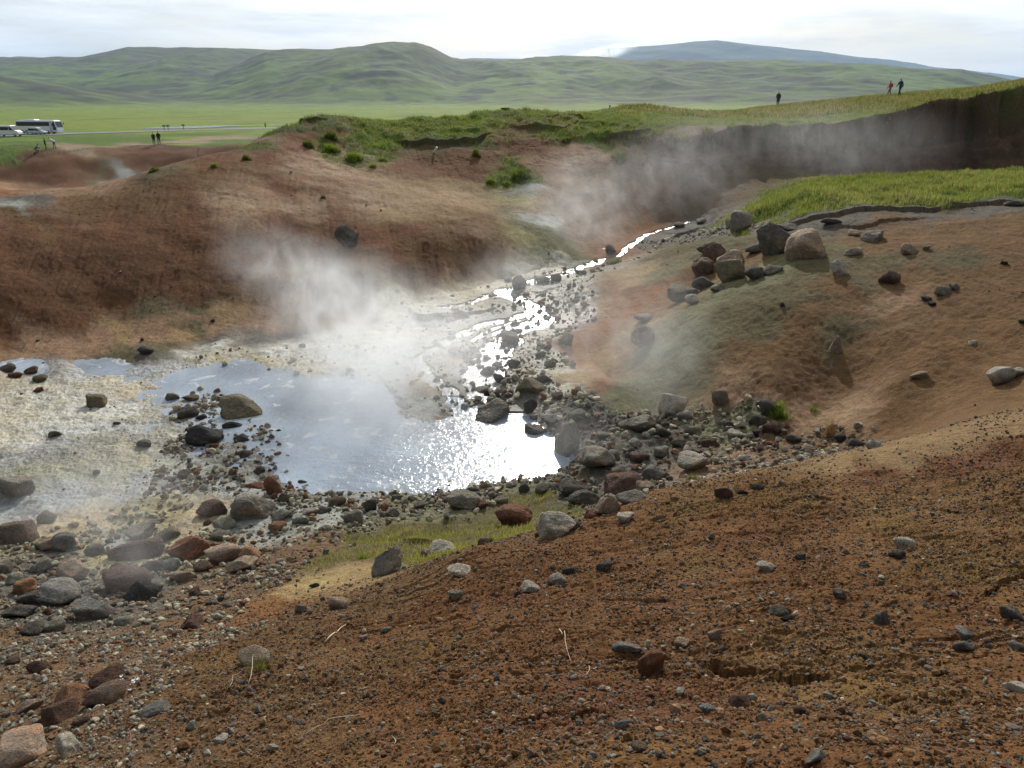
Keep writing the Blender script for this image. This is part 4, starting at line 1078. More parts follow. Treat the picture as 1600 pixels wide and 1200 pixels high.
# --- near shore rubble
R(440, 815, 30, 19, 'gg', "pale green stone just right of the big grey wedge")
R(471, 821, 26, 16, 'gg', "second pale green stone from the big grey wedge")
R(434, 832, 30, 14, 'orr', "orange tan stone in front of the pale green ones")
R(484, 808, 24, 14, 'lg', "light grey stone by the water right of the pale green ones")
R(505, 806, 22, 15, 'bg', "bluish stone by the water on the near shore")
R(527, 795, 26, 20, 'ol', "mossy stone at the waterline of the near shore")
R(553, 823, 36, 28, 'g', "grey-brown angular rock on the near shore", ang=.9)
R(578, 804, 25, 24, 'dg', "dark angular rock behind the grey-brown one")
R(598, 803, 28, 20, 'ru', "rusty rock right of the dark angular one")
R(612, 812, 30, 22, 'g', "round grey rock right of the rusty one", ang=.3)
R(620, 784, 18, 12, 'g', "small grey stone at the waterline mid shore", kind='stone')
R(656, 796, 20, 12, 'g', "grey stone at the near waterline below the pool middle")
R(739, 778, 20, 19, 'dg', "dark round rock standing above the near shore", ang=.2)
R(728, 796, 56, 22, 'g', "wide lichen-covered rock on the near shore")
R(753, 797, 24, 17, 'ru', "reddish rock at the right end of the wide lichen-covered one")
R(700, 787, 22, 13, 'g', "small grey stone left of the wide lichen-covered rock")
R(782, 789, 24, 14, 'g', "grey stone right of the reddish shore rock")
R(818, 772, 26, 16, 'dg', "dark stone on the shore below the glint")
R(848, 771, 24, 14, 'g', "grey stone on the shore below the glint, nearer the dark boulders")
R(870, 768, 22, 13, 'bg', "bluish stone at the right corner of the pool")
R(803, 831, 56, 42, 'ru', "angular red-brown boulder above the grass strip", ang=.95, seed=311)
R(898, 778, 48, 26, 'dg', "dark lumpy boulder where the near shore meets the ledge")
R(913, 797, 46, 32, 'dg', "pointed dark boulder beside the ledge slab")
R(868, 847, 56, 46, 'cr', "crumbly cream and brown rock outcrop on the ledge", ang=.95)
R(893, 832, 26, 20, 'dg', "dark stone right of the crumbly outcrop")
R(948, 810, 40, 36, 'pk', "pale-topped brown boulder on the ledge")
R(972, 776, 66, 32, 'dr', "long dark red slab tilted on the ledge", flat=.3, tilt=.3)
R(986, 791, 42, 26, 'g', "flat grey slab in front of the long dark red one", flat=.35)
R(1008, 770, 30, 15, 'pk', "pinkish stone right of the long dark red slab")
R(977, 818, 32, 18, 'lg', "light grey cluster stone below the flat slab")
R(925, 815, 26, 16, 'ru', "rusty stone left of the pale-topped boulder")
R(608, 910, 56, 52, 'g', "isolated boulder with a pale top and dark face on the brown slope", ang=.85, seed=901)
R(622, 897, 26, 18, 'lg', "pale chunk leaning on the isolated boulder")
R(692, 869, 42, 18, 'lg', "pale flat rock at the edge of the grass strip")
R(668, 874, 24, 12, 'tan', "tan stone left of the pale flat rock")
R(718, 904, 36, 24, 'lg', "pale lichen-spotted rock on the brown slope", ang=.3)
R(758, 853, 26, 12, 'br', "brown stone below the angular red-brown boulder")
R(710, 936, 22, 10, 'g', "flat grey stone below the pale lichen-spotted rock")
R(530, 953, 34, 12, 'tan', "flat tan stone on the bare slope below the ochre patch")
R(470, 961, 16, 16, 'g', "upright grey stone left of the flat tan one")
R(492, 921, 16, 11, 'dg', "dark stone on the ochre patch")
R(604, 992, 19, 15, 'g', "grey stone in the middle of the brown slope")
R(568, 1000, 14, 9, 'lg', "light stone left of the grey one in the middle of the slope", kind='stone')
# --- bottom-left foreground
R(398, 1046, 52, 34, 'tan', "tan-capped boulder with a grass tuft growing at its side", ang=.5)
R(302, 983, 54, 16, 'dr', "low dark red slab on the bare slope", flat=.25)
R(168, 1077, 54, 30, 'dr', "rounded dark red-brown boulder beside the white-flowered plant", ang=.2)
R(110, 1099, 48, 22, 'orr', "orange flat stone left of the rounded dark red-brown boulder", ang=.5)
R(167, 1102, 66, 26, 'br', "long brown-grey rock below the rounded dark red-brown boulder")
R(47, 1114, 36, 20, 'pk', "pinkish rounded stone in the lower left", ang=.2)
R(98, 1130, 58, 24, 'dr', "dark red stone under the orange flat one")
R(128, 1135, 30, 18, 'br', "brown stone right of the dark red one in the lower left")
R(242, 1121, 44, 20, 'bg', "dark slate slab slanting on the rubble left of the bare slope", flat=.3, ang=.9)
R(298, 1146, 22, 18, 'gg', "greenish slate chip on the rubble")
R(32, 1205, 100, 52, 'pk', "large pinkish boulder in the bottom left corner", ang=.6, seed=55)
R(106, 1190, 50, 38, 'cr', "cream and rust boulder beside the large corner one", ang=.9)
R(20, 1040, 26, 13, 'br', "brown stone at the left edge of the bare rubble")
R(60, 1055, 40, 16, 'dr', "dark red lump at the left edge of the bare rubble")
R(345, 1165, 26, 14, 'lg', "light flat stone near the bottom edge")
# --- right shore pile
R(1082, 747, 78, 52, 'g', "big lichen-covered grey boulder at the foot of the foreground slope", ang=.35, seed=640)
R(1105, 706, 34, 22, 'dr', "dark reddish rock behind the big lichen-covered boulder")
R(1025, 753, 48, 20, 'g', "flat grey slab left of the big lichen-covered boulder")
R(1050, 662, 44, 46, 'lg', "tall pale boulder in the right rubble pile", ang=.8)
R(998, 683, 54, 34, 'g', "broad grey block left of the tall pale boulder", ang=.8)
R(1072, 662, 24, 20, 'lg', "pale rock at the right side of the tall pale boulder")
R(1036, 687, 26, 20, 'dg', "dark rock between the broad grey block and the tall pale boulder")
R(992, 700, 24, 16, 'lg', "light stone in front of the broad grey block")
R(1125, 643, 28, 34, 'g', "grey upright boulder at the foot of the green spur", kind='boulder')
R(1202, 651, 34, 28, 'dg', "dark boulder beside the bright green tuft", kind='boulder')
R(1184, 669, 26, 20, 'dg', "dark rock below the one by the green tuft")
R(1207, 684, 34, 26, 'dr', "dark brown rock in front of the bright green tuft")
R(1182, 686, 16, 15, 'blk', "small black rock left of the dark brown one")
R(1150, 689, 26, 14, 'lg', "light flat stone in the middle of the right rubble")
R(1364, 705, 26, 16, 'lg', "pale rock at the right end of the stone line")
R(1336, 701, 28, 14, 'dg', "dark rock at the right end of the stone line")
R(1315, 690, 18, 10, 'blk', "black stone near the dry grass clump", kind='stone')
R(970, 745, 26, 16, 'g', "grey stone between the broad shore boulder and the flat slab")
R(958, 722, 26, 18, 'g', "grey rock above the shore boulders")
R(1000, 725, 30, 18, 'br', "brownish rock in the middle of the right pile")
R(1033, 716, 28, 18, 'g', "rounded grey rock above the flat slab")
R(1060, 700, 26, 15, 'ol', "olive rock above the big lichen-covered boulder")
R(975, 672, 24, 15, 'dg', "dark stone left of the broad grey block")
R(1085, 682, 24, 14, 'g', "grey stone right of the tall pale boulder's foot")
R(1140, 670, 22, 12, 'br', "brown stone beneath the grey upright boulder")
R(1240, 692, 22, 11, 'dg', "dark stone right of the dark brown rock")
R(1262, 705, 20, 9, 'lg', "light stone on the line leading to the dry grass")
R(1165, 722, 18, 9, 'lg', "light pebble right of the big lichen-covered boulder", kind='stone')
# --- on the right mound
R(1155, 374, 44, 38, 'g', "grey boulder at the left end of the grass shelf", ang=.5)
R(1258, 417, 62, 50, 'tan', "biggest tan boulder on the right mound, flat-topped", ang=.8, seed=222)
R(1212, 414, 61, 59, 'dg', "dark boulder pressed against the biggest tan one", ang=.4)
R(1309, 436, 42, 28, 'lg', "pale cracked boulder right of the biggest tan one")
R(1332, 404, 26, 18, 'lg', "pale rock above the pale cracked boulder")
R(1389, 452, 30, 28, 'br', "brown boulder on the open slope of the right mound", kind='boulder')
R(1306, 558, 20, 32, 'pk', "pinkish upright stone on the middle of the mound", kind='stone')
R(1474, 464, 30, 14, 'g', "long grey stone lying on the mound's right slope")
R(1448, 473, 16, 10, 'dg', "dark stone left of the long grey one", kind='stone')
R(1456, 480, 14, 9, 'blk', "black stone below the long grey one", kind='stone')
R(1492, 454, 18, 8, 'g', "thin stone above the long grey one", kind='stone')
R(1420, 399, 30, 16, 'tan', "tan rock near the top of the mound")
R(1448, 393, 12, 10, 'lg', "small light stone right of the tan rock near the top", kind='stone')
R(1366, 381, 40, 18, 'g', "long flat rock under the turf edge")
R(1334, 371, 20, 9, 'tan', "small tan stone under the turf edge", kind='stone')
R(1113, 417, 41, 33, 'br', "brown rounded boulder at the top of the boulder cluster", ang=.2)
R(1096, 439, 39, 34, 'br', "brown boulder at the left end of the cluster", ang=.2, kind='boulder')
R(1140, 427, 54, 34, 'tan', "arched tan boulder in the middle of the boulder cluster", ang=.3)
R(1140, 451, 44, 40, 'ol', "olive boulder in front of the arched tan one", ang=.3)
R(1178, 441, 32, 24, 'dg', "dark rock right of the olive boulder")
R(1207, 431, 29, 13, 'g', "flat rock between the cluster and the dark boulder")
R(1108, 399, 37, 22, 'br', "brown rock above the boulder cluster")
R(1068, 479, 46, 32, 'ol', "olive boulder on the crest of the green spur")
R(1082, 478, 22, 17, 'lg', "small pale stone by the olive crest boulder", kind='stone')
R(1120, 459, 24, 13, 'g', "grey stone in front of the boulder cluster")
R(1100, 458, 32, 24, 'dg', "dark rock under the left end of the cluster")
R(1006, 506, 32, 15, 'g', "flat grey rock on the ridge of the orange spur")
R(1004, 548, 34, 36, 'br', "brown outcrop on the flank of the orange spur")
R(1565, 606, 44, 32, 'lg', "pale mossy boulder at the right edge of the view", ang=.4)
R(1591, 590, 24, 16, 'lg', "pale stone behind the pale mossy boulder")
R(1519, 542, 15, 9, 'lg', "small pale stone above the pale mossy boulder", kind='stone')
R(1436, 594, 26, 14, 'tan', "slanting tan stone on the lower mound")
R(1597, 508, 20, 11, 'g', "grey stone at the right edge, halfway up the mound")
R(1223, 481, 8, 8, 'dg', "dark pebble at the top of the green spur", kind='stone')
R(1568, 415, 12, 7, 'dg', "dark pebble on the upper right slope", kind='stone')
R(1180, 398, 32, 17, 'dg', "dark turf-edged rock below the shelf's left boulder")
R(1230, 362, 46, 12, 'dg', "low dark ledge rock under the left half of the grass shelf", flat=.2)
R(1300, 352, 30, 10, 'dg', "small ledge rock under the grass shelf", flat=.25)
R(1585, 327, 26, 14, 'dg', "dark rock under the right end of the grass shelf")
R(1095, 352, 18, 10, 'g', "grey stone at the mouth of the gorge", kind='stone')
R(1062, 357, 16, 8, 'g', "grey stone left of the gorge mouth", kind='stone')
R(543, 396, 38, 38, 'dg', "dark boulder resting on the face of the left mound", ang=.7, sink=.1)
R(333, 505, 9, 6, 'dg', "dark pebble on the pink bank", kind='stone')
R(222, 535, 8, 7, 'dg', "dark pebble on the lower pink bank", kind='stone')
R(790, 175, 20, 7, 'dg', "dark low rock on the grassy crest", kind='rock', flat=.25)
# --- foreground right
R(1130, 783, 26, 22, 'dr', "dark red upright stone on the upper foreground slope")
R(1160, 775, 18, 10, 'blk', "black stone just right of the dark red upright one", kind='stone')
R(1184, 768, 18, 12, 'blk', "lumpy black stone further right of the dark red upright one", kind='stone')
R(828, 926, 32, 14, 'lg', "pale flat stone on the left of the foreground slope")
R(870, 913, 28, 18, 'lg', "pale stone left of the dark pair")
R(890, 902, 22, 17, 'dg', "dark stone between two paler ones on the foreground slope")
R(945, 893, 27, 18, 'dg', "dark lumpy stone above the middle of the foreground")
R(1196, 894, 26, 15, 'lg', "pale egg-shaped stone in the middle of the foreground", ang=.1)
R(1250, 878, 18, 14, 'dg', "dark stone up right of the egg-shaped one")
R(1378, 983, 22, 32, 'bg', "upright slate-coloured shard standing in the foreground", ang=.95)
R(980, 1021, 42, 20, 'bg', "slanting slate shard left of the red-brown stone", flat=.3, ang=.95)
R(1016, 1060, 40, 46, 'ru', "red-brown rough stone in the lower foreground")
R(1508, 1001, 30, 20, 'bg', "grey double stone in the right foreground")
R(1506, 1018, 30, 13, 'bg', "lower half of the grey double stone")
R(1580, 972, 40, 26, 'dg', "dark flat stone at the right edge of the foreground")
R(1588, 1086, 38, 24, 'cr', "cream broken stone at the right edge near the bottom")
R(1593, 1022, 28, 20, 'bg', "grey stone at the right edge above the cream one")
R(1156, 1113, 32, 26, 'dr', "round dark red clod near the bottom", ang=.1)
R(1190, 1130, 20, 16, 'tan', "tan stone right of the round red clod")
R(1412, 861, 34, 16, 'lg', "light flat stone in the upper right foreground")
R(1402, 873, 24, 11, 'dg', "dark flat stone below the light one in the upper right foreground")
R(1215, 966, 32, 20, 'dg', "dark lumpy stone in the centre of the foreground")
R(1118, 999, 22, 16, 'pk', "pinkish stone left of the centre of the foreground")
R(1313, 936, 24, 14, 'dg', "dark stone right of the foreground centre")
R(1230, 972, 18, 12, 'blk', "black stone touching the dark lumpy one")
R(1352, 1032, 18, 12, 'dg', "dark pebble right of the main crack", kind='stone')
R(1065, 1012, 24, 14, 'tan', "tan stone above the left end of the crack")
R(1128, 1022, 24, 13, 'dg', "dark stone above the left end of the crack")
R(975, 1140, 28, 17, 'bg', "grey stone on the bottom left of the foreground slope")
R(1000, 1180, 30, 22, 'br', "brown soil-covered stone at the bottom edge")
R(1105, 1118, 26, 16, 'bg', "blue-grey stone left of the round red clod")
R(1250, 1118, 22, 12, 'br', "brown stone right of the tan one near the bottom")
R(1272, 1195, 36, 22, 'bg', "grey stone cut by the bottom edge")
NHAND = len(ROCKS)
print('hand rocks', NHAND)
# ------------------------------------------------------------------ gravel: uncountable stones, one object per place
def merge_stones(name, X, Y, Z, S, colr, sub, nproto, seed, label, flat=(.45, .9), sink=.25):
    rs = np.random.RandomState(seed)
    n = len(X)
    pro = [rock_arr(seed * 100 + i, sub, planes=rs.choice([7, 9, 12]), ang=.85, rough=.05) for i in range(nproto)]
    f = pro[0][1]; nv = len(pro[0][0]); PV = np.stack([p[0] for p in pro])
    idx = rs.randint(0, nproto, n)
    V = PV[idx]                                            # n, nv, 3
    sc3 = np.stack([np.ones(n), rs.uniform(.65, 1, n), rs.uniform(flat[0], flat[1], n)], 1) * S[:, None] / 2
    V = V * sc3[:, None, :]
    tl = rs.uniform(-.5, .5, n); ct, st_ = np.cos(tl)[:, None], np.sin(tl)[:, None]
    V = np.stack([V[..., 0] * ct - V[..., 2] * st_, V[..., 1], V[..., 0] * st_ + V[..., 2] * ct], -1)
    an = rs.uniform(0, 6.28, n); ca, sa = np.cos(an)[:, None], np.sin(an)[:, None]
    V = np.stack([V[..., 0] * ca - V[..., 1] * sa, V[..., 0] * sa + V[..., 1] * ca, V[..., 2]], -1)
    V = V + np.stack([X, Y, Z + sc3[:, 2] * (1 - 2 * sink)], 1)[:, None, :]
    F_ = (f[None] + (np.arange(n) * nv)[:, None, None]).reshape(-1, 3)
    Cc = np.repeat(colr, nv, 0)
    o = mesh_np(name, V.reshape(-1, 3), F_, M_gravel, {'Col': ('FLOAT_COLOR', Cc)}, smooth=False)
    tag(o, label, 'gravel', kind='stuff')
    return o
def scatter(seed, n, dens, ymin, ymax, smax=.78):
    """candidates uniform per area of ground seen at equal size, thinned by dens(F, X, Y)"""
    rs = np.random.RandomState(seed)
    s = rs.uniform(-smax, smax, n); t = rs.uniform(math.log(ymin + OFF), math.log(ymax + OFF), n)
    Yk = np.exp(t); Y = Yk - OFF; X = s * Yk
    F = fields(X, Y)
    keep = rs.rand(n) < dens(F, X, Y)
    X, Y = X[keep], Y[keep]
    if len(ROCKS):
        rk = np.array(ROCKS)
        ok = np.ones(len(X), bool)
        for q in rk: ok &= (X - q[0]) ** 2 + (Y - q[1]) ** 2 > (q[2] * .8) ** 2
        X, Y = X[ok], Y[ok]
    return X, Y, zfull(X, Y), rs
GCOL = np.array([(.085, .075, .058), (.135, .12, .09), (.20, .18, .14), (.16, .09, .045), (.19, .115, .062), (.36, .31, .22), (.10, .05, .03), (.27, .265, .19)]) * .95
def gcols(rs, n, p):
    c_ = GCOL[rs.choice(len(GCOL), n, p=np.array(p) / sum(p))]
    return c_ * rs.uniform(.75, 1.25, (n, 1))
# foreground pebbles
clus = lambda X, Y, sc_, sd_: sstep(-.25, .6, fbm(X * sc_, Y * sc_, 4, sd_)) ** 1.5
X, Y, Z, rs = scatter(301, 130000, lambda F, X, Y: np.clip(F[..., 3], 0, 1) * (.30 + 3.2 * clus(X, Y, 1.1, 140)) * (1 - sstep(9, 12, Y)), 1.3, 11)
S = np.minimum(.0095 * np.exp(rs.normal(0, .55, len(X))) * (1 + Y * .06), .07)
merge_stones("gravel", X, Y, Z, S, gcols(rs, len(X), (5, 4, 1.6, 3, 3, .25, 2, .15)), 1, 40, 3, "fine dark gravel strewn over the brown foreground slope")
X, Y, Z, rs = scatter(302, 4200, lambda F, X, Y: np.clip(F[..., 3], 0, 1) * (.45 + 3.6 * clus(X, Y, .8, 141)) * (1 - sstep(9, 12, Y)), 1.5, 11)
S = np.minimum(.020 * np.exp(rs.normal(0, .40, len(X))) * (1 + Y * .05), .0135 * Y + .006)
merge_stones("pebbles", X, Y, Z, S, gcols(rs, len(X), (6, 4, 2, 2, 2, .4, 2, .2)), 2, 30, 4, "larger dark and grey pebbles strewn over the brown foreground slope")
# crumbs of soil
X, Y, Z, rs = scatter(303, 420000, lambda F, X, Y: np.clip(F[..., 3], 0, 1) * (.12 + .85 * clus(X, Y, 2.2, 142)) * (1 - sstep(7, 9, Y)), 1.3, 9)
S = .011 * np.exp(rs.normal(0, .5, len(X)))
merge_stones("soil_crumbs", X, Y, Z, S, np.array([.13, .068, .028]) * rs.uniform(.6, 1.35, (len(X), 1)), 1, 30, 5, "loose brown soil crumbs on the foreground slope", sink=.35)
# rubble round the pool
X, Y, Z, rs = scatter(304, 300000, lambda F, X, Y: np.clip(F[..., 6] * 2.0 - .55, 0, 1) * (.15 + .85 * clus(X, Y, .9, 143)) * sstep(2.2, 3.5, Y), 2.0, 34)
S = np.minimum(.036 * np.exp(rs.normal(0, .6, len(X))) * np.clip(Y / 10, .35, 1.6), .0115 * Y)
keep = (Z > ZW - .05); X, Y, Z, S = X[keep], Y[keep], Z[keep], S[keep]
merge_stones("rubble", X, Y, Z, S, gcols(rs, len(X), (2, 4, 5, 2.5, 1.2, 4, 1.2, 4)) * np.where(Y > 15, 1.35, 1.05)[:, None], 1, 40, 6, "grey, rusty and pale rubble filling the banks of the pool and stream", flat=(.5, 1), sink=.3)
X, Y, Z, rs = scatter(305, 24000, lambda F, X, Y: np.clip(F[..., 6] * 2.0 - .55, 0, 1) * (.2 + .8 * clus(X, Y, .7, 144)) * sstep(2.5, 4, Y), 2.2, 34)
S = np.minimum(.12 * np.exp(rs.normal(0, .35, len(X))) * np.clip(Y / 11, .35, 1.5), .0125 * Y)
keep = (Z > ZW - .08); X, Y, Z, S = X[keep], Y[keep], Z[keep], S[keep]
merge_stones("cobbles", X, Y, Z, S, gcols(rs, len(X), (2, 4, 5, 2, 1, 3.5, 1.2, 4)) * np.where(Y > 15, 1.35, 1.1)[:, None], 2, 30, 7, "fist-sized and larger cobbles among the rubble round the pool", flat=(.5, .95))
# sparse stones on mounds and flats
X, Y, Z, rs = scatter(306, 26000, lambda F, X, Y: (1 - F[..., 4]) * .22 * clus(X, Y, .5, 145) * (.4 + F[..., 7]), 11, 42)
S = .035 * np.exp(rs.normal(0, .5, len(X))) * np.clip(Y / 18, .6, 1.5)
keep = (Z > ZW - .02); X, Y, Z, S = X[keep], Y[keep], Z[keep], S[keep]
merge_stones("scattered_stones", X, Y, Z, S, gcols(rs, len(X), (5, 4, 2, 3, 2, 1.5, 2, 1)), 1, 30, 8, "small stones scattered over the mud flats and the brown mounds")
# ------------------------------------------------------------------ grass
M_grass, t_, b_ = newmat("grass_blades")
at = N(t_, 'ShaderNodeAttribute', attribute_name='Col')
t_.links.new(at.outputs['Color'], b_.inputs['Base Color']); b_.inputs['Roughness'].default_value = .7; b_.inputs['Specular IOR Level'].default_value = .15
tr = N(t_, 'ShaderNodeBsdfTranslucent'); v = N(t_, 'ShaderNodeVectorMath', operation='MULTIPLY'); v.inputs[1].default_value = (1.25, 1.25, .8)
t_.links.new(at.outputs['Color'], v.inputs[0]); t_.links.new(v.outputs[0], tr.inputs[0])
ms = N(t_, 'ShaderNodeMixShader'); ms.inputs[0].default_value = .45
out = [n for n in t_.nodes if n.type == 'OUTPUT_MATERIAL'][0]
t_.links.new(b_.outputs[0], ms.inputs[1]); t_.links.new(tr.outputs[0], ms.inputs[2]); t_.links.new(ms.outputs[0], out.inputs[0])
def blades(name, X, Y, Z, Hh, Wd, colr, seed, lean=.45, parent=None):
    rs = np.random.RandomState(seed); n = len(X)
    a = rs.uniform(0, 2 * np.pi, n); ca, sa = np.cos(a), np.sin(a)
    b = rs.uniform(0, 2 * np.pi, n); L = Hh * lean * rs.uniform(.2, 1, n) + .0
    lx, ly = np.cos(b) * L, np.sin(b) * L
    w = Wd / 2
    P = np.stack([X, Y, Z - .02 * Hh], 1)
    wv = np.stack([ca * w, sa * w, 0 * w], 1)
    mid = P + np.stack([lx * .35, ly * .35, Hh * .55], 1); tip = P + np.stack([lx, ly, Hh], 1)
    V = np.stack([P - wv, P + wv, mid - wv * .8, mid + wv * .8, tip], 1)
    f = np.array([[0, 1, 3], [0, 3, 2], [2, 3, 4]])
    F_ = (f[None] + (np.arange(n) * 5)[:, None, None]).reshape(-1, 3)
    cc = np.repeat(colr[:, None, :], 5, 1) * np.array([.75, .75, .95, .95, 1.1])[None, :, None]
    o = mesh_np(name, V.reshape(-1, 3), F_, M_grass, {'Col': ('FLOAT_COLOR', cc.reshape(-1, 3))}, smooth=False)
    if parent: o.parent = parent
    return o
def gcol(X, Y, rs, n, a=(.155, .225, .028), b=(.085, .130, .020), s=(.26, .215, .11), sw=.25):
    k = np.clip(.5 + fbm(X * .6, Y * .5, 3, 151) + rs.normal(0, .25, n), 0, 1)[:, None]
    c_ = np.array(a) * k + np.array(b) * (1 - k)
    m = (rs.rand(n) < np.clip(sw + .5 * fbm(X * .25, Y * .12, 3, 152), 0, .9))[:, None]
    return np.where(m, np.array(s) * rs.uniform(.7, 1.2, (n, 1)), c_ * rs.uniform(.75, 1.25, (n, 1)))
X, Y, Z, rs = scatter(401, 900000, lambda F, X, Y: np.clip(F[..., 4] * 1.25 - .25, 0, 1) ** 1.3 * (.35 + .65 * sstep(-.4, .3, fbm(X * 2.0, Y * 1.7, 3, 153))) * (F[..., 7] < .3), 24, 62)
cl = cliff(X, Y); ok = ~((cl[1] > .6) & (np.abs(cl[2] + .25) < .95)); X, Y, Z = X[ok], Y[ok], Z[ok]
n = len(X)
shelf = (Y < 43) & (X > 6)
hh = np.where(shelf, rs.uniform(.05, .22, n), rs.uniform(.05, .17, n)) * (1 + .5 * noise2(X * .7, Y * .7, 154))
col_ = gcol(X, Y, rs, n)
col_ = np.where(shelf[:, None], gcol(X, Y, rs, n, (.200, .235, .060), (.135, .165, .040), (.32, .28, .15), .22), col_)
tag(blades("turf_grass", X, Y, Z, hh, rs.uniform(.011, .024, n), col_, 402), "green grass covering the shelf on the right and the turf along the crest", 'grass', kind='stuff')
X, Y, Z, rs = scatter(403, 420000, lambda F, X, Y: np.clip(F[..., 4] * 1.4 - .3, 0, 1) * (X > -8) * .8, 62, 135)
n = len(X)
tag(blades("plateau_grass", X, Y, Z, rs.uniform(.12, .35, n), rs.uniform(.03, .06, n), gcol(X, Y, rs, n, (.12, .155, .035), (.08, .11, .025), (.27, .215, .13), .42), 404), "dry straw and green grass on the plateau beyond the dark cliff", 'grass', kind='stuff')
X, Y, Z, rs = scatter(405, 260000, lambda F, X, Y: np.clip(F[..., 4] * 1.6 - .25, 0, 1) * (.22 + .78 * sstep(-.25, .4, fbm(X * 1.5, Y * 1.5, 3, 155))), 6.5, 12.8, .5)
n = len(X)
tag(blades("shore_grass", X, Y, Z, rs.uniform(.02, .09, n), rs.uniform(.003, .007, n), gcol(X, Y, rs, n, (.19, .22, .035), (.12, .14, .025), (.32, .26, .11), .45), 406), "short yellow-green grass in the strip between the near shore and the brown slope", 'grass', kind='stuff')

X, Y, Z, rs = scatter(407, 160000, lambda F, X, Y: ((cliff(X, Y)[1] > .5) & (cliff(X, Y)[2] > .25) & (cliff(X, Y)[2] < 1.2)) * (.25 + .75 * sstep(-.2, .3, fbm(X * 1.3, Y * 1.3, 2, 156))), 42, 53)
n = len(X)
tag(blades("overhanging_turf", X, Y, Z, rs.uniform(.08, .42, n) * sstep(-.4, .4, fbm(X * .8, Y * .8, 2, 157)), rs.uniform(.02, .04, n), gcol(X, Y, rs, n, (.12, .155, .03), (.07, .09, .02), (.24, .20, .11), .35), 408, 1.3), "ragged turf hanging over the top edge of the dark cliff", 'grass', kind='stuff')

def tuft(px, py, w, h, nbl, colr, label, group=None, name="grass_tuft", lean=.6, bw=.01):
    p = hit(px, py); m = (p[1] * math.cos(PITCH) + (ZC - p[2]) * math.sin(PITCH)) / FPX
    rs = np.random.RandomState(int(px * 7 + py)); rad = w * m / 2
    nbl = int(nbl * .55); lean = lean * 1.4
    a = rs.uniform(0, 6.283, nbl); r = rad * np.sqrt(rs.rand(nbl)) * (.75 + .35 * np.sin(a * 3 + px))
    X, Y = p[0] + np.cos(a) * r, p[1] + np.sin(a) * r
    Z = zfull(X, Y)
    hh = h * m * (1 - .5 * (r / rad) ** 2) * rs.uniform(.25, 1.05, nbl)
    cc = np.array(colr) * rs.uniform(.6, 1.3, (nbl, 1))
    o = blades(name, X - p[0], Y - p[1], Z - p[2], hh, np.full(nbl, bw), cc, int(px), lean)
    o.location = p
    return tag(o, label, 'grass tuft' if name == 'grass_tuft' else 'plant', group)
GR, DG, ST_, RD = (.16, .22, .035), (.10, .135, .028), (.28, .21, .11), (.17, .10, .06)
TG = "turf tussocks on the left mound"
tuft(1216, 650, 36, 26, 700, GR, "bright green tuft of grass between two dark boulders at the foot of the mound", bw=.010)
tuft(1295, 682, 26, 36, 260, RD, "dry reddish grass clump standing at the foot of the right mound", bw=.006, lean=.3)
tuft(1272, 641, 18, 9, 200, GR, "low green tuft right of the bright one", bw=.008)
tuft(1286, 706, 14, 8, 160, (.15, .15, .04), "small yellow tuft on the rubble below the dry clump", bw=.006)
tuft(1080, 748, 30, 14, 240, (.11, .12, .03), "olive tuft growing under the big lichen-covered boulder", bw=.006)
tuft(1168, 642, 18, 8, 160, (.13, .15, .04), "small pale tuft left of the dark boulder", bw=.006)
tuft(405, 1047, 36, 30, 260, (.12, .14, .03), "thin green tuft beside the tan-capped boulder", bw=.002, lean=.9)
tuft(415, 915, 26, 10, 220, ST_, "straw tuft at the top of the bare slope", bw=.004)
tuft(490, 853, 20, 8, 200, ST_, "small straw tuft in the rubble above the ochre patch", bw=.004)
tuft(567, 872, 22, 12, 260, GR, "green tuft left of the grass strip above the isolated boulder", bw=.005)
tuft(812, 281, 38, 15, 1100, DG, "largest dark green tussock, alone on the far bank in the middle", TG, bw=.03)
tuft(766, 286, 16, 11, 300, GR, "small green tussock left of the largest one", TG, bw=.03)
tuft(792, 290, 14, 9, 260, GR, "small green tussock below the largest one", TG, bw=.03)
tuft(744, 244, 16, 14, 400, DG, "round green tussock under the turf edge near the white stick", TG, bw=.03)
tuft(517, 236, 30, 13, 800, GR, "wide green tussock on the crest of the left mound", TG, bw=.03)
tuft(518, 218, 22, 14, 600, DG, "round green tussock above the wide one on the left crest", TG, bw=.03)
tuft(483, 230, 20, 14, 500, DG, "dark tussock furthest left on the crest", TG, bw=.03)
tuft(553, 252, 30, 18, 800, GR, "bright tussock at the lower tip of the turf", TG, bw=.03)
tuft(598, 252, 18, 8, 300, GR, "flat green tussock in the bare hollow under the turf", TG, bw=.03)
tuft(583, 262, 14, 8, 260, GR, "small tussock below the flat one in the hollow", TG, bw=.03)
tuft(505, 310, 10, 6, 160, DG, "tiny green tussock low on the pale bank", TG, bw=.03)
tuft(885, 222, 18, 10, 400, DG, "small round tussock below the turf right of the middle", TG, bw=.03)
tuft(968, 250, 28, 14, 600, DG, "grey-green tussock near the cliff's left end", TG, bw=.03)
tuft(1515, 205, 26, 14, 600, DG, "green tuft hanging on the dark cliff", bw=.03)
tuft(960, 412, 30, 12, 500, (.12, .15, .04), "pale green tuft by the upper cascade", bw=.02)
tuft(385, 250, 16, 10, 300, DG, "dark tussock on the left crest's shoulder", TG, bw=.03)
tuft(335, 262, 14, 8, 300, GR, "green tussock lower on the left shoulder", TG, bw=.03)
tuft(240, 268, 18, 8, 300, DG, "dark tussock at the edge of the far pit", TG, bw=.03)

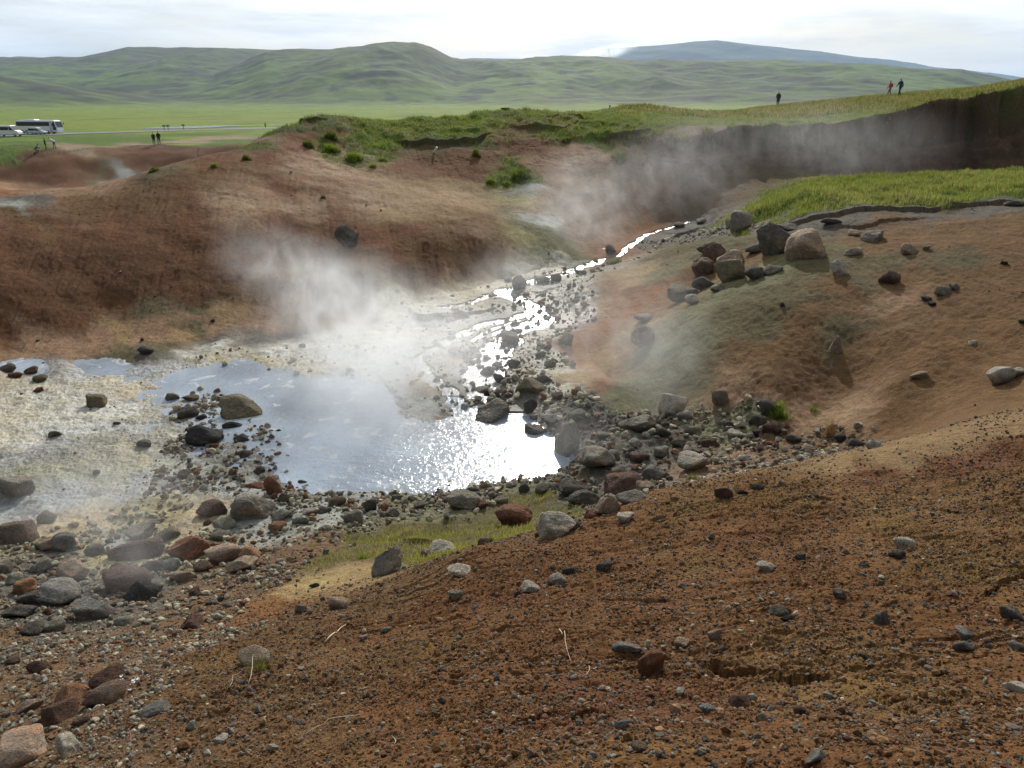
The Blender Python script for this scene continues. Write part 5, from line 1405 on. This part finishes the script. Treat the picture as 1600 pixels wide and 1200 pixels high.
# ------------------------------------------------------------------ stalks, flowers, stick
def tube(name, pts, r, mat, parent=None, r2=None, seg_=7):
    bm = bmesh.new(); rings = []
    pts = [Vector(p) for p in pts]
    for i, p in enumerate(pts):
        t = (pts[min(i + 1, len(pts) - 1)] - pts[max(i - 1, 0)]).normalized()
        u = t.orthogonal().normalized(); w = t.cross(u)
        rad = r + ((r2 if r2 is not None else r) - r) * i / (len(pts) - 1)
        rings.append([bm.verts.new(p + (u * math.cos(k * 6.2832 / seg_) + w * math.sin(k * 6.2832 / seg_)) * rad) for k in range(seg_)])
    for a, b in zip(rings[:-1], rings[1:]):
        for k in range(seg_): bm.faces.new((a[k], a[(k + 1) % seg_], b[(k + 1) % seg_], b[k]))
    bm.faces.new(rings[0][::-1]); bm.faces.new(rings[-1])
    me = bpy.data.meshes.new(name); bm.to_mesh(me); bm.free()
    for q in me.polygons: q.use_smooth = True
    me.materials.append(mat)
    o = bpy.data.objects.new(name, me); COL.objects.link(o)
    if parent: o.parent = parent
    return o
M_straw = simple("dry_straw", (.50, .42, .30), .6)
M_redst = simple("red_stem", (.22, .05, .045), .6)
M_white = simple("white_petal", (.80, .80, .78), .5)
def stalk(pp, r, mat, label, arch=.03):
    a, b = hit(*pp[0]), hit(*pp[-1]); a, b = Vector(a), Vector(b)
    pts = []
    for i in range(9):
        k = i / 8; p = a.lerp(b, k); p.z = zt(p.x, p.y) + r + arch * math.sin(k * 3.14) + .004
        p.x += .012 * math.sin(k * 7); pts.append(p)
    pts = [p - a for p in pts]
    o = tube("dry_stalk", pts, r, mat, r2=r * .5); o.location = a
    return tag(o, label, 'stalk', "dry stalks on the slope")
stalk([(874, 984), (895, 1034)], .0022, M_straw, "pale curved stalk left of the centre of the foreground")
stalk([(912, 1062), (930, 1048)], .002, M_straw, "short pale stalk below the long curved one")
stalk([(508, 1006), (544, 974)], .006, M_straw, "bleached twig on the bare slope", .01)
stalk([(470, 1152), (560, 1118)], .0025, M_straw, "long straight stalk in the lower left")
stalk([(200, 1160), (207, 1134)], .003, M_redst, "short red stalk beside the long straight one")
stalk([(388, 1072), (408, 1024)], .002, M_straw, "pale stalk bent over the tan-capped boulder", .08)
stalk([(355, 1080), (374, 1052)], .0015, M_straw, "thin faint stalk left of the tan-capped boulder")
stalk([(1172, 1010), (1176, 1022)], .0018, M_straw, "tiny white stalk above the left end of the crack")
stalk([(614, 1170), (617, 1156)], .002, M_straw, "tiny stalk near the bottom of the slope")
stalk([(282, 965), (330, 985)], .004, M_straw, "twig lying under the low dark red slab", .005)
# plant with white flowers
p = hit(195, 1080)
fl = bpy.data.objects.new("flowering_plant", None); COL.objects.link(fl); fl.location = p
tag(fl, "small red-stemmed plant with white flowers beside the rounded dark red boulder", 'plant')
rs = np.random.RandomState(5)
for i in range(9):
    dx, dy = rs.uniform(-.07, .11), rs.uniform(-.08, .06); hgt = rs.uniform(.05, .11)
    st1 = tube("stem", [(0.25 * dx, .25 * dy, -.01), (dx * .7, dy * .7, hgt * .5), (dx, dy, hgt)], .0022, M_redst, fl, .0014)
    bm = bmesh.new()
    for k in range(5):
        a = k * 1.2566 + rs.rand(); c0 = bm.verts.new((dx, dy, hgt)); q = []
        for da, rr_ in ((-.4, .010), (0, .015), (.4, .010)):
            q.append(bm.verts.new((dx + math.cos(a + da) * rr_, dy + math.sin(a + da) * rr_, hgt + .003)))
        bm.faces.new((c0, q[0], q[1], q[2]))
    me = bpy.data.meshes.new("flower"); bm.to_mesh(me); bm.free(); me.materials.append(M_white)
    o = bpy.data.objects.new("flower", me); COL.objects.link(o); o.parent = fl
# white stick under the turf edge
a = Vector(hit(677, 238)); b_top = Vector(PT(683, 230, a.y - .1))
o = tube("marker_stick", [(0, 0, -.05), (b_top - a) * .5, b_top - a], .045, M_white); o.location = a
tag(o, "short white stick leaning on the bare soil under the turf edge", 'stick')

# ------------------------------------------------------------------ vehicles on the road
def paint(name, col, rough=.3):
    m, t, b = newmat(name); b.inputs['Base Color'].default_value = (*col, 1); b.inputs['Roughness'].default_value = rough
    n = N(t, 'ShaderNodeTexNoise'); n.inputs['Scale'].default_value = 2.5; r = N(t, 'ShaderNodeMapRange'); r.inputs[3].default_value = rough * .8; r.inputs[4].default_value = rough * 1.6
    t.links.new(n.outputs[0], r.inputs[0]); t.links.new(r.outputs[0], b.inputs['Roughness'])
    return m
M_body = paint("white_paint", (.85, .86, .88)); M_silver = paint("silver_paint", (.50, .54, .58), .35)
M_glass = paint("dark_glass", (.02, .025, .035), .08); M_tyre = paint("tyre_rubber", (.03, .03, .03), .8); M_rim = paint("rim_metal", (.45, .45, .46), .4)
M_light = paint("lamp_glass", (.65, .66, .62), .15); M_trim = paint("dark_trim", (.05, .05, .06), .5); M_tail = paint("tail_lamp", (.35, .02, .02), .3)
def prism(name, prof, y0, y1, mat, parent, bev=.0, inset=0.0):
    bm = bmesh.new()
    A = [bm.verts.new((x, y0, z)) for x, z in prof]; B = [bm.verts.new((x, y1, z)) for x, z in prof]
    bm.faces.new(A); bm.faces.new(B[::-1]); n = len(prof)
    for i in range(n): bm.faces.new((A[i], B[i], B[(i + 1) % n], A[(i + 1) % n]))
    bmesh.ops.recalc_face_normals(bm, faces=bm.faces)
    if bev: bmesh.ops.bevel(bm, geom=[e for e in bm.edges], offset=bev, segments=3, affect='EDGES', clamp_overlap=True)
    me = bpy.data.meshes.new(name); bm.to_mesh(me); bm.free(); me.materials.append(mat)
    o = bpy.data.objects.new(name, me); COL.objects.link(o); o.parent = parent
    return o
def wheel(parent, x, y, r, w):
    def cyl(nm, rad, ww, mat, par, bv):
        bm = bmesh.new(); bmesh.ops.create_cone(bm, cap_ends=True, segments=24, radius1=rad, radius2=rad, depth=ww)
        bmesh.ops.bevel(bm, geom=[e for e in bm.edges if len(e.link_faces) == 2 and e.calc_face_angle(0) > 1], offset=bv, segments=2, affect='EDGES')
        bmesh.ops.rotate(bm, verts=bm.verts, matrix=Matrix.Rotation(math.pi / 2, 3, 'X'))
        me = bpy.data.meshes.new(nm); bm.to_mesh(me); bm.free(); me.materials.append(mat)
        q = bpy.data.objects.new(nm, me); COL.objects.link(q); q.parent = par; return q
    wh = bpy.data.objects.new("wheel", None); COL.objects.link(wh); wh.parent = parent; wh.location = (x, y, r)
    cyl("tyre", r, w, M_tyre, wh, .05); cyl("rim", r * .6, w + .03, M_rim, wh, .02)
def vehicle(name, px, py, rot, label, cat, build):
    p = hit(px, py, 100, 400) or h_(px, py)
    o = bpy.data.objects.new(name, None); COL.objects.link(o); o.location = (p[0], p[1], p[2] + .10); o.rotation_euler = (0, 0, rot)
    tag(o, label, cat); build(o); return o
def b_coach(o):
    W_ = 1.27
    prism("body", [(-6, .35), (-6.0, 3.2), (-5.8, 3.4), (5.0, 3.4), (5.6, 3.2), (6.0, 1.6), (6.05, .55), (5.9, .35)], -W_, W_, M_body, o, .08)
    for y in (-W_ - .012, W_ + .002): 
        prism("side_window", [(-5.8, 1.95), (-5.8, 3.0), (4.6, 3.0), (5.0, 1.95)], y, y + .01, M_glass, o)
        prism("front_side_window", [(4.75, 1.0), (4.85, 3.0), (5.35, 3.0), (5.75, 1.5), (5.7, .9)], y, y + .01, M_glass, o)
        prism("skirt_trim", [(-5.9, .36), (-5.9, .50), (5.7, .50), (5.7, .36)], y, y + .01, M_trim, o)
    prism("windshield", [(5.62, 3.12), (6.01, 1.62), (6.04, 1.62), (5.66, 3.14)], -1.15, 1.15, M_glass, o)
    prism("roof_unit", [(-3.5, 3.38), (-3.3, 3.62), (-.6, 3.62), (-.4, 3.38)], -.9, .9, M_body, o, .05)
    for y in (-1.0, .8): prism("headlight", [(6.02, .75), (6.02, .95), (6.08, .95), (6.08, .75)], y, y + .25, M_light, o)
    for y in (-1.5, 1.35): prism("mirror", [(6.0, 2.3), (6.0, 2.8), (6.15, 2.8), (6.15, 2.3)], y, y + .18, M_trim, o, .02)
    prism("door", [(3.9, .5), (3.9, 2.9), (4.6, 2.9), (4.6, .5)], -W_ - .02, -W_ - .013, M_silver, o)
    for x in (3.1, -3.0, -4.3):
        for y in (-1.12, 1.12): wheel(o, x, y, .5, .32)
def b_van(L, H, W_, mat):
    def f(o):
        h = L / 2
        prism("body", [(-h, .30), (-h, H - .15), (-h + .15, H), (h - 2.1, H), (h - 1.7, H - .12), (h - .85, H * .56), (h - .15, H * .46), (h, .75), (h, .30)], -W_ / 2, W_ / 2, mat, o, .07)
        for y in (-W_ / 2 - .012, W_ / 2 + .002):
            prism("side_window", [(-h + .25, H * .56), (-h + .25, H * .86), (h - 2.35, H * .86), (h - 2.35, H * .56)], y, y + .01, M_glass, o)
            prism("door_window", [(h - 2.25, H * .56), (h - 2.25, H * .86), (h - 1.85, H * .86), (h - 1.1, H * .56)], y, y + .01, M_glass, o)
            prism("sill_trim", [(-h + .9, .30), (-h + .9, .42), (h - 1.2, .42), (h - 1.2, .30)], y, y + .01, M_trim, o)
        prism("windshield", [(h - 1.66, H - .17), (h - .86, H * .57), (h - .82, H * .57), (h - 1.62, H - .15)], -W_ / 2 + .12, W_ / 2 - .12, M_glass, o)
        for y in (-W_ / 2 + .08, W_ / 2 - .30):
            prism("headlight", [(h - .02, .78), (h - .10, .98), (h - .04, .98), (h + .03, .78)], y, y + .22, M_light, o)
            prism("tail_light", [(-h - .02, .8), (-h - .02, 1.2), (-h + .01, 1.2), (-h + .01, .8)], y + .05, y + .17, M_tail, o)
        for y in (-W_ / 2 - .2, W_ / 2 + .02): prism("mirror", [(h - 1.5, H * .55), (h - 1.5, H * .68), (h - 1.38, H * .68), (h - 1.38, H * .55)], y, y + .16, M_trim, o, .02)
        prism("bumper", [(h - .02, .3), (h - .02, .55), (h + .06, .52), (h + .06, .3)], -W_ / 2 + .05, W_ / 2 - .05, M_trim, o, .01)
        for x in (h - .95, -h + 1.05):
            for y in (-W_ / 2 + .12, W_ / 2 - .12): wheel(o, x, y, .34, .24)
    return f
vehicle("coach", 64, 209.3, math.radians(-9), "long white touring coach parked on the road across the plain", 'bus', b_coach)
vehicle("minibus", 15, 213.6, math.radians(-6), "white minibus with dark windows at the left end of the parked row", 'van', b_van(6.3, 2.6, 2.0, M_body))
vehicle("people_carrier", 60, 210.8, math.radians(-4), "small silver van parked in front of the white coach", 'van', b_van(4.3, 1.75, 1.75, M_silver))

# ------------------------------------------------------------------ people
CLOTH = {}
def cloth(c_):
    if c_ not in CLOTH: CLOTH[c_] = simple("cloth", c_, .85)
    return CLOTH[c_]
M_skin = simple("skin", (.45, .28, .20), .6)
def skin_obj(name, J, E_, R_, mat, parent=None, lv=2, root=0):
    me = bpy.data.meshes.new(name); keys = list(J)
    me.from_pydata([J[k] for k in keys], [(keys.index(a), keys.index(b)) for a, b in E_], []); me.update()
    o = bpy.data.objects.new(name, me); COL.objects.link(o)
    if parent: o.parent = parent
    sk = o.modifiers.new("skin", 'SKIN'); sk.use_smooth_shade = True
    lay = me.skin_vertices[0] if me.skin_vertices else None
    if lay is None:
        o.data.update(); 
    me.materials.append(mat)
    return o
def tube_skin(name, chains, mat, parent):
    """one closed surface per clothing piece: overlapping tapered limbs merged by voxel remesh"""
    bm = bmesh.new()
    for pts in chains:
        seg_ = 12; rings = []
        P_ = [(Vector(q[:3]), q[3], q[4] if len(q) > 4 else q[3]) for q in pts]
        for i, (p, ra, rb) in enumerate(P_):
            t = (P_[min(i + 1, len(P_) - 1)][0] - P_[max(i - 1, 0)][0]).normalized()
            u = Vector((1, 0, 0)); u = (u - t * u.dot(t)).normalized() if abs(t.x) < .9 else t.orthogonal().normalized()
            w = t.cross(u).normalized()
            rings.append([bm.verts.new(p + u * math.cos(k * 6.2832 / seg_) * ra + w * math.sin(k * 6.2832 / seg_) * rb) for k in range(seg_)])
        for a, b in zip(rings[:-1], rings[1:]):
            for k in range(seg_): bm.faces.new((a[k], a[(k + 1) % seg_], b[(k + 1) % seg_], b[k]))
        bm.faces.new(rings[0][::-1]); bm.faces.new(rings[-1])
    bmesh.ops.recalc_face_normals(bm, faces=bm.faces)
    me = bpy.data.meshes.new(name); bm.to_mesh(me); bm.free(); me.materials.append(mat)
    o = bpy.data.objects.new(name, me); COL.objects.link(o); o.parent = parent
    rm = o.modifiers.new("merge", 'REMESH'); rm.mode = 'VOXEL'; rm.voxel_size = .022; rm.use_smooth_shade = True
    sm_ = o.modifiers.new("soft", 'SMOOTH'); sm_.iterations = 3; sm_.factor = .5
    return o
def person(loc, rot, top, legs, hair, label, pose='walk', hgt=1.72, cap=None, coat=False, bag=None, group=None):
    o = bpy.data.objects.new("person", None); COL.objects.link(o); o.location = loc; o.rotation_euler = (0, 0, rot)
    k = hgt / 1.72; o.scale = (k, k, k)
    tag(o, label, 'person', group)
    st = {'walk': .22, 'stand': .02, 'bend': .10, 'crouch': .12}[pose]
    hipz = .92 if pose != 'crouch' else .42
    lean = {'walk': .04, 'stand': .0, 'bend': .42, 'crouch': .28}[pose]
    up = {'walk': 1, 'stand': 1, 'bend': .55, 'crouch': .85}[pose]
    hip = Vector((0, 0, hipz)); sh = hip + Vector((0, lean, .50 * up)); nk = sh + Vector((0, lean * .2, .08 * up + .0)); hd = nk + Vector((0, lean * .25 + .01, .15))
    legsC = []; shoes = []; hands = []; arms = []
    for s, f in ((-1, 1), (1, -1)):
        h = hip + Vector((s * .09, 0, 0)); ft = Vector((s * .10, f * st, .06))
        kn = (h + ft) / 2 + Vector((0, .05 if pose != 'crouch' else .36, .02 if pose != 'crouch' else .10))
        legsC.append([(*h, .095, .10), (*((h + kn) / 2), .08), (*kn, .062), (*((kn + ft) / 2), .055), (*ft, .045)])
        shoes.append([(*(ft + Vector((0, -.08, -.03))), .045, .04), (*(ft + Vector((0, .05, -.03))), .05, .04), (*(ft + Vector((0, .15, -.04))), .038, .022)])
        a = sh + Vector((s * .19, 0, -.02))
        if pose in ('bend', 'crouch'): el = a + Vector((s * .04, .16, -.22)); ha = el + Vector((-s * .08, .20, -.02))
        else: el = a + Vector((s * .06, -f * st * .35, -.27)); ha = el + Vector((-s * .01, -f * st * .5 + .08, -.23))
        arms.append([(*a, .062), (*((a + el) / 2), .052), (*el, .045), (*ha, .036)])
        hands.append((ha, (ha - el).normalized(), s))
    # the body is one mesh: head, neck, trunk, arms and hands
    chains = [[(*(hd + Vector((0, .005, -.115))), .045, .05), (*(hd + Vector((0, .01, -.07))), .062, .075), (*hd, .077, .095), (*(hd + Vector((0, -.005, .07))), .068, .085), (*(hd + Vector((0, -.01, .11))), .035, .045)],
              [(*(nk + Vector((0, 0, -.06))), .055), (*(nk + Vector((0, 0, .06))), .05)],
              [(*hip, .13, .10), (*((hip + sh) / 2), .12, .09), (*sh, .15, .09), (*nk, .06)],
              [(*(hd + Vector((0, .085, -.005))), .016), (*(hd + Vector((0, .118, -.03))), .014)]]
    for c1 in legsC: chains.append([(q[0], q[1], q[2], q[3] * .8, (q[4] if len(q) > 4 else q[3]) * .8) for q in c1])
    for c1 in arms: chains.append([(q[0], q[1], q[2], q[3] * .7) for q in c1])
    for ha, d, s in hands:
        chains.append([(*ha, .028, .02), (*(ha + d * .05), .038, .018), (*(ha + d * .09), .034, .016)])
        for j in range(4):
            b0 = ha + d * .085 + Vector((0, (j - 1.5) * .018, 0)); chains.append([(*b0, .010), (*(b0 + d * .04), .009), (*(b0 + d * (.07 - .008 * abs(j - 1.5)) + Vector((-s * .012, 0, 0))), .007)])
        b0 = ha + d * .03 + Vector((0, .03, 0)); chains.append([(*b0, .011), (*(b0 + d * .03 + Vector((0, .02, 0))), .009)])
    bd = tube_skin("body", chains, M_skin, o); bd.modifiers[0].voxel_size = .012
    tube_skin("trousers", [[(*(hip + Vector((0, 0, -.04))), .15, .12), (*(hip + Vector((0, 0, .08))), .145, .115)]] + [[(q[0], q[1], q[2], q[3] * 1.1, (q[4] if len(q) > 4 else q[3]) * 1.1) for q in c1] for c1 in legsC], cloth(legs), o)
    low = -.42 if coat else -.06
    tube_skin("jacket", [[(*(hip + Vector((0, 0, low))), .22 if coat else .18, .19 if coat else .14), (*(hip + Vector((0, 0, .05))), .175, .14), (*((hip + sh) / 2), .165, .13), (*(sh + Vector((0, 0, -.05))), .19, .13), (*(sh + Vector((0, 0, .03))), .14, .10), (*nk, .08)]] + [[(q[0], q[1], q[2], q[3] * 1.2) for q in c1] for c1 in arms], cloth(top), o)
    for c1 in shoes: tube_skin("shoe", [c1], M_tyre, o)
    hc = cap or hair
    tube_skin("cap" if cap else "hair", [[(*(hd + Vector((0, -.03, -.03))), .085, .085), (*(hd + Vector((0, -.015, .04))), .088, .102), (*(hd + Vector((0, -.015, .10))), .068, .08), (*(hd + Vector((0, -.015, .135))), .03)]], cloth(hc), o)
    if bag: tube_skin("backpack", [[(*(sh + Vector((0, -.20, -.40))), .14, .08), (*(sh + Vector((0, -.21, -.2))), .15, .10), (*(sh + Vector((0, -.19, .0))), .12, .07)]], cloth(bag), o)
    return o
def pat(px, py, y0=40, y1=400):
    return hit_with(zfull, px, py, y0, y1, 2600)
BLK, NAVY, RED_, TEAL, WHT, GRY = (.02, .02, .022), (.03, .045, .12), (.50, .06, .04), (.04, .16, .20), (.70, .70, .68), (.18, .18, .18)
HR, BL_ = (.06, .04, .025), (.40, .30, .16)
person(pat(1215, 165.5, 60), 2.6, BLK, BLK, BLK, "person in a long dark coat and pale cap standing alone on the plateau", 'stand', 1.75, cap=WHT, coat=True)
person(pat(1389, 151.5, 60), 1.3, RED_, GRY, HR, "person in a red jacket walking on the ridge", 'walk', 1.68, cap=WHT, bag=RED_)
person(pat(1405, 150.5, 60), 1.9, NAVY, BLK, HR, "person in a dark blue jacket and white cap beside the red jacket", 'walk', 1.8, cap=WHT)
person(pat(241, 225.5, 60), -2.6, BLK, BLK, HR, "left one of two people in dark clothes walking on the sandy path", 'walk', 1.66)
person(pat(249, 225.5, 60), -2.6, BLK, (.05, .05, .05), HR, "right, taller one of two people in dark clothes on the sandy path", 'walk', 1.82, bag=GRY)
person(pat(56, 239, 60), -1.4, TEAL, (.35, .16, .05), HR, "person in a teal jacket crouching at the rim of the far pit", 'crouch', 1.75)
person(pat(72, 234, 60), -1.0, BLK, BLK, HR, "small dark figure standing between the crouching and the bending one", 'stand', 1.5)
person(pat(86, 232, 60), 1.5, WHT, (.16, .15, .14), BL_, "person in a white top bending forward on the pit rim", 'bend', 1.72)
person(pat(415, 200, 60), 0.4, (.25, .32, .42), BLK, HR, "far-off person in a grey-blue jacket behind the left crest", 'walk', 1.75)
# a walker whose head and shoulders alone show above the crest
for Yt in np.linspace(62, 150, 400):
    q = PT(953, 164, Yt)
    if zt(q[0], Yt) + 1.74 <= q[2]: break
person((q[0], q[1], zt(q[0], q[1])), 0.2, (.06, .055, .05), BLK, HR, "person behind the grassy crest with only head and shoulders showing", 'stand', 1.74)
# low posts by the lagoon
M_post = simple("weathered_wood", (.14, .13, .12), .9)
for px, py, lab in ((257, 203.5, "leftmost weathered post beside the lagoon"), (263, 203.2, "middle weathered post beside the lagoon"), (287, 202.2, "single post with a board standing right of the lagoon pair")):
    q = pat(px, py, 100, 600)
    po = bpy.data.objects.new("wooden_post", None); COL.objects.link(po); po.location = q; tag(po, lab, 'post', "posts beside the lagoon")
    tube("shaft", [(0, 0, -.2), (0, 0, .8), (.02, 0, 1.5)], .09, M_post, po, .08)
    prism("board", [(-.45, 1.0), (-.45, 1.45), (.45, 1.45), (.45, 1.0)], -.13, -.095, M_post, po)
# ------------------------------------------------------------------ steam
def steam(name, px, py, Y, wpx, hpx, dens, label, roll=0.0, depth=None, nsc=1.1, lo=.38, hi=.68, seed=0, stretch=(1, 1, .85)):
    c_ = PT(px, py, Y); m = (Y * math.cos(PITCH) + (ZC - c_[2]) * math.sin(PITCH)) / FPX
    rx, rz = wpx * m / 2, hpx * m / 2; ry = depth if depth else (rx + rz) * .4
    v, f = ICO[3]
    me = bpy.data.meshes.new(name); me.from_pydata(v.tolist(), [], f.tolist()); me.update()
    mt = bpy.data.materials.new("steam"); mt.use_nodes = True; t = mt.node_tree; t.nodes.clear()
    o_ = N(t, 'ShaderNodeOutputMaterial'); pv = N(t, 'ShaderNodeVolumePrincipled')
    pv.inputs['Color'].default_value = (.95, .975, 1.0, 1); pv.inputs['Anisotropy'].default_value = .55
    tcn = N(t, 'ShaderNodeTexCoord'); ln = N(t, 'ShaderNodeVectorMath', operation='LENGTH'); t.links.new(tcn.outputs['Object'], ln.inputs[0])
    fo = N(t, 'ShaderNodeMapRange', interpolation_type='SMOOTHSTEP'); fo.inputs[1].default_value = 1.0; fo.inputs[2].default_value = .05
    t.links.new(ln.outputs['Value'], fo.inputs[0])
    mp_ = N(t, 'ShaderNodeMapping'); mp_.inputs['Scale'].default_value = (rx * stretch[0], ry * stretch[1], rz * stretch[2]); mp_.inputs['Location'].default_value = (seed * 3.1, seed * 1.7, 0)
    t.links.new(tcn.outputs['Object'], mp_.inputs[0])
    nz_ = N(t, 'ShaderNodeTexNoise'); nz_.inputs['Scale'].default_value = nsc; nz_.inputs['Detail'].default_value = 4; nz_.inputs['Roughness'].default_value = .6; nz_.inputs['Distortion'].default_value = 1.2
    t.links.new(mp_.outputs[0], nz_.inputs['Vector'])
    r_ = N(t, 'ShaderNodeMapRange'); r_.inputs[1].default_value = lo; r_.inputs[2].default_value = hi; r_.inputs[3].default_value = 0.05
    t.links.new(nz_.outputs[0], r_.inputs[0])
    mu = N(t, 'ShaderNodeMath', operation='MULTIPLY'); t.links.new(fo.outputs[0], mu.inputs[0]); t.links.new(r_.outputs[0], mu.inputs[1])
    m2 = N(t, 'ShaderNodeMath', operation='MULTIPLY'); t.links.new(mu.outputs[0], m2.inputs[0]); m2.inputs[1].default_value = dens
    t.links.new(m2.outputs[0], pv.inputs['Density']); t.links.new(pv.outputs[0], o_.inputs['Volume'])
    me.materials.append(mt)
    o = bpy.data.objects.new(name, me); COL.objects.link(o); o.location = c_; o.scale = (rx, ry, rz); o.rotation_euler = (0, math.radians(roll), 0)
    return tag(o, label, 'steam', kind='stuff')
steam("steam", 590, 640, 16.2, 300, 350, 1.0, "white steam rising thickly from the middle of the pool", 4, seed=1)
steam("steam", 545, 530, 17.8, 360, 340, .85, "steam drifting up over the back of the pool", -22, seed=2)
steam("steam", 470, 430, 19.0, 340, 170, .55, "thin tail of steam against the dark left mound", 24, seed=3, nsc=1.5)
steam("steam", 640, 560, 18.8, 400, 330, .42, "broad soft steam behind the main plume", -8, seed=15)
steam("steam", 790, 530, 20.5, 300, 330, .16, "light steam veil over the rocks of the stream", 0, seed=16)
steam("steam", 600, 700, 14.6, 330, 240, .55, "low steam hanging on the water in the middle of the pool", 0, seed=17)
steam("steam", 690, 560, 18.5, 240, 270, .9, "thin steam over the pale crust by the stream", 0, seed=4)
steam("steam", 960, 540, 17.5, 380, 400, .22, "faint steam veil in front of the orange spur", 0, seed=5)
steam("steam", 1045, 590, 16.0, 170, 360, .16, "upright wisp of steam before the green spur", 6, seed=6)
steam("steam", 910, 330, 33.5, 260, 240, .20, "steam from the vent below the turf in the middle distance", -18, seed=7)
steam("steam", 1050, 280, 38.5, 330, 260, .09, "steam drifting along the foot of the dark cliff", -25, seed=8)
steam("steam", 1280, 235, 44.5, 560, 190, .06, "faint steam in front of the dark cliff", 0, seed=9)
steam("steam", 170, 790, 11.0, 420, 260, .45, "low thin steam over the yellow flat on the left", 0, seed=10)
steam("steam", 190, 880, 8.6, 300, 170, .55, "steam rising between the lower left boulders", -12, seed=11)
steam("steam", 880, 700, 13.8, 260, 200, .2, "steam haze around the boulders beside the glint", 0, seed=12)
steam("steam", 800, 430, 27, 200, 120, .35, "faint steam over the stream's small waterfall", 0, seed=13)
steam("steam", 940, 84, 6000, 130, 26, .02, "distant white steam cloud in front of the far mountain", -10, seed=14, nsc=.01)

# ------------------------------------------------------------------ haze: the air between here and the hills
bm = bmesh.new(); bmesh.ops.create_cube(bm, size=1)
me = bpy.data.meshes.new("haze"); bm.to_mesh(me); bm.free()
mt = bpy.data.materials.new("haze"); mt.use_nodes = True; t = mt.node_tree; t.nodes.clear()
o_ = N(t, 'ShaderNodeOutputMaterial'); pv = N(t, 'ShaderNodeVolumePrincipled')
pv.inputs['Color'].default_value = (.50, .70, 1.0, 1); pv.inputs['Density'].default_value = 7e-5; pv.inputs['Anisotropy'].default_value = .0
t.links.new(pv.outputs[0], o_.inputs['Volume'])
try: mt.cycles.homogeneous_volume = True
except Exception as e: print('homog', e)
me.materials.append(mt)
hz = bpy.data.objects.new("haze", me); COL.objects.link(hz)
x0, x1, y0, y1, z0, z1 = -27000, 27000, -60, 14200, -4, 760
hz.location = ((x0 + x1) / 2, (y0 + y1) / 2, (z0 + z1) / 2); hz.scale = (x1 - x0, y1 - y0, z1 - z0)
tag(hz, "pale blue haze in the air over the plain and hills", 'haze', kind='stuff')
print('objects', len(bpy.data.objects))
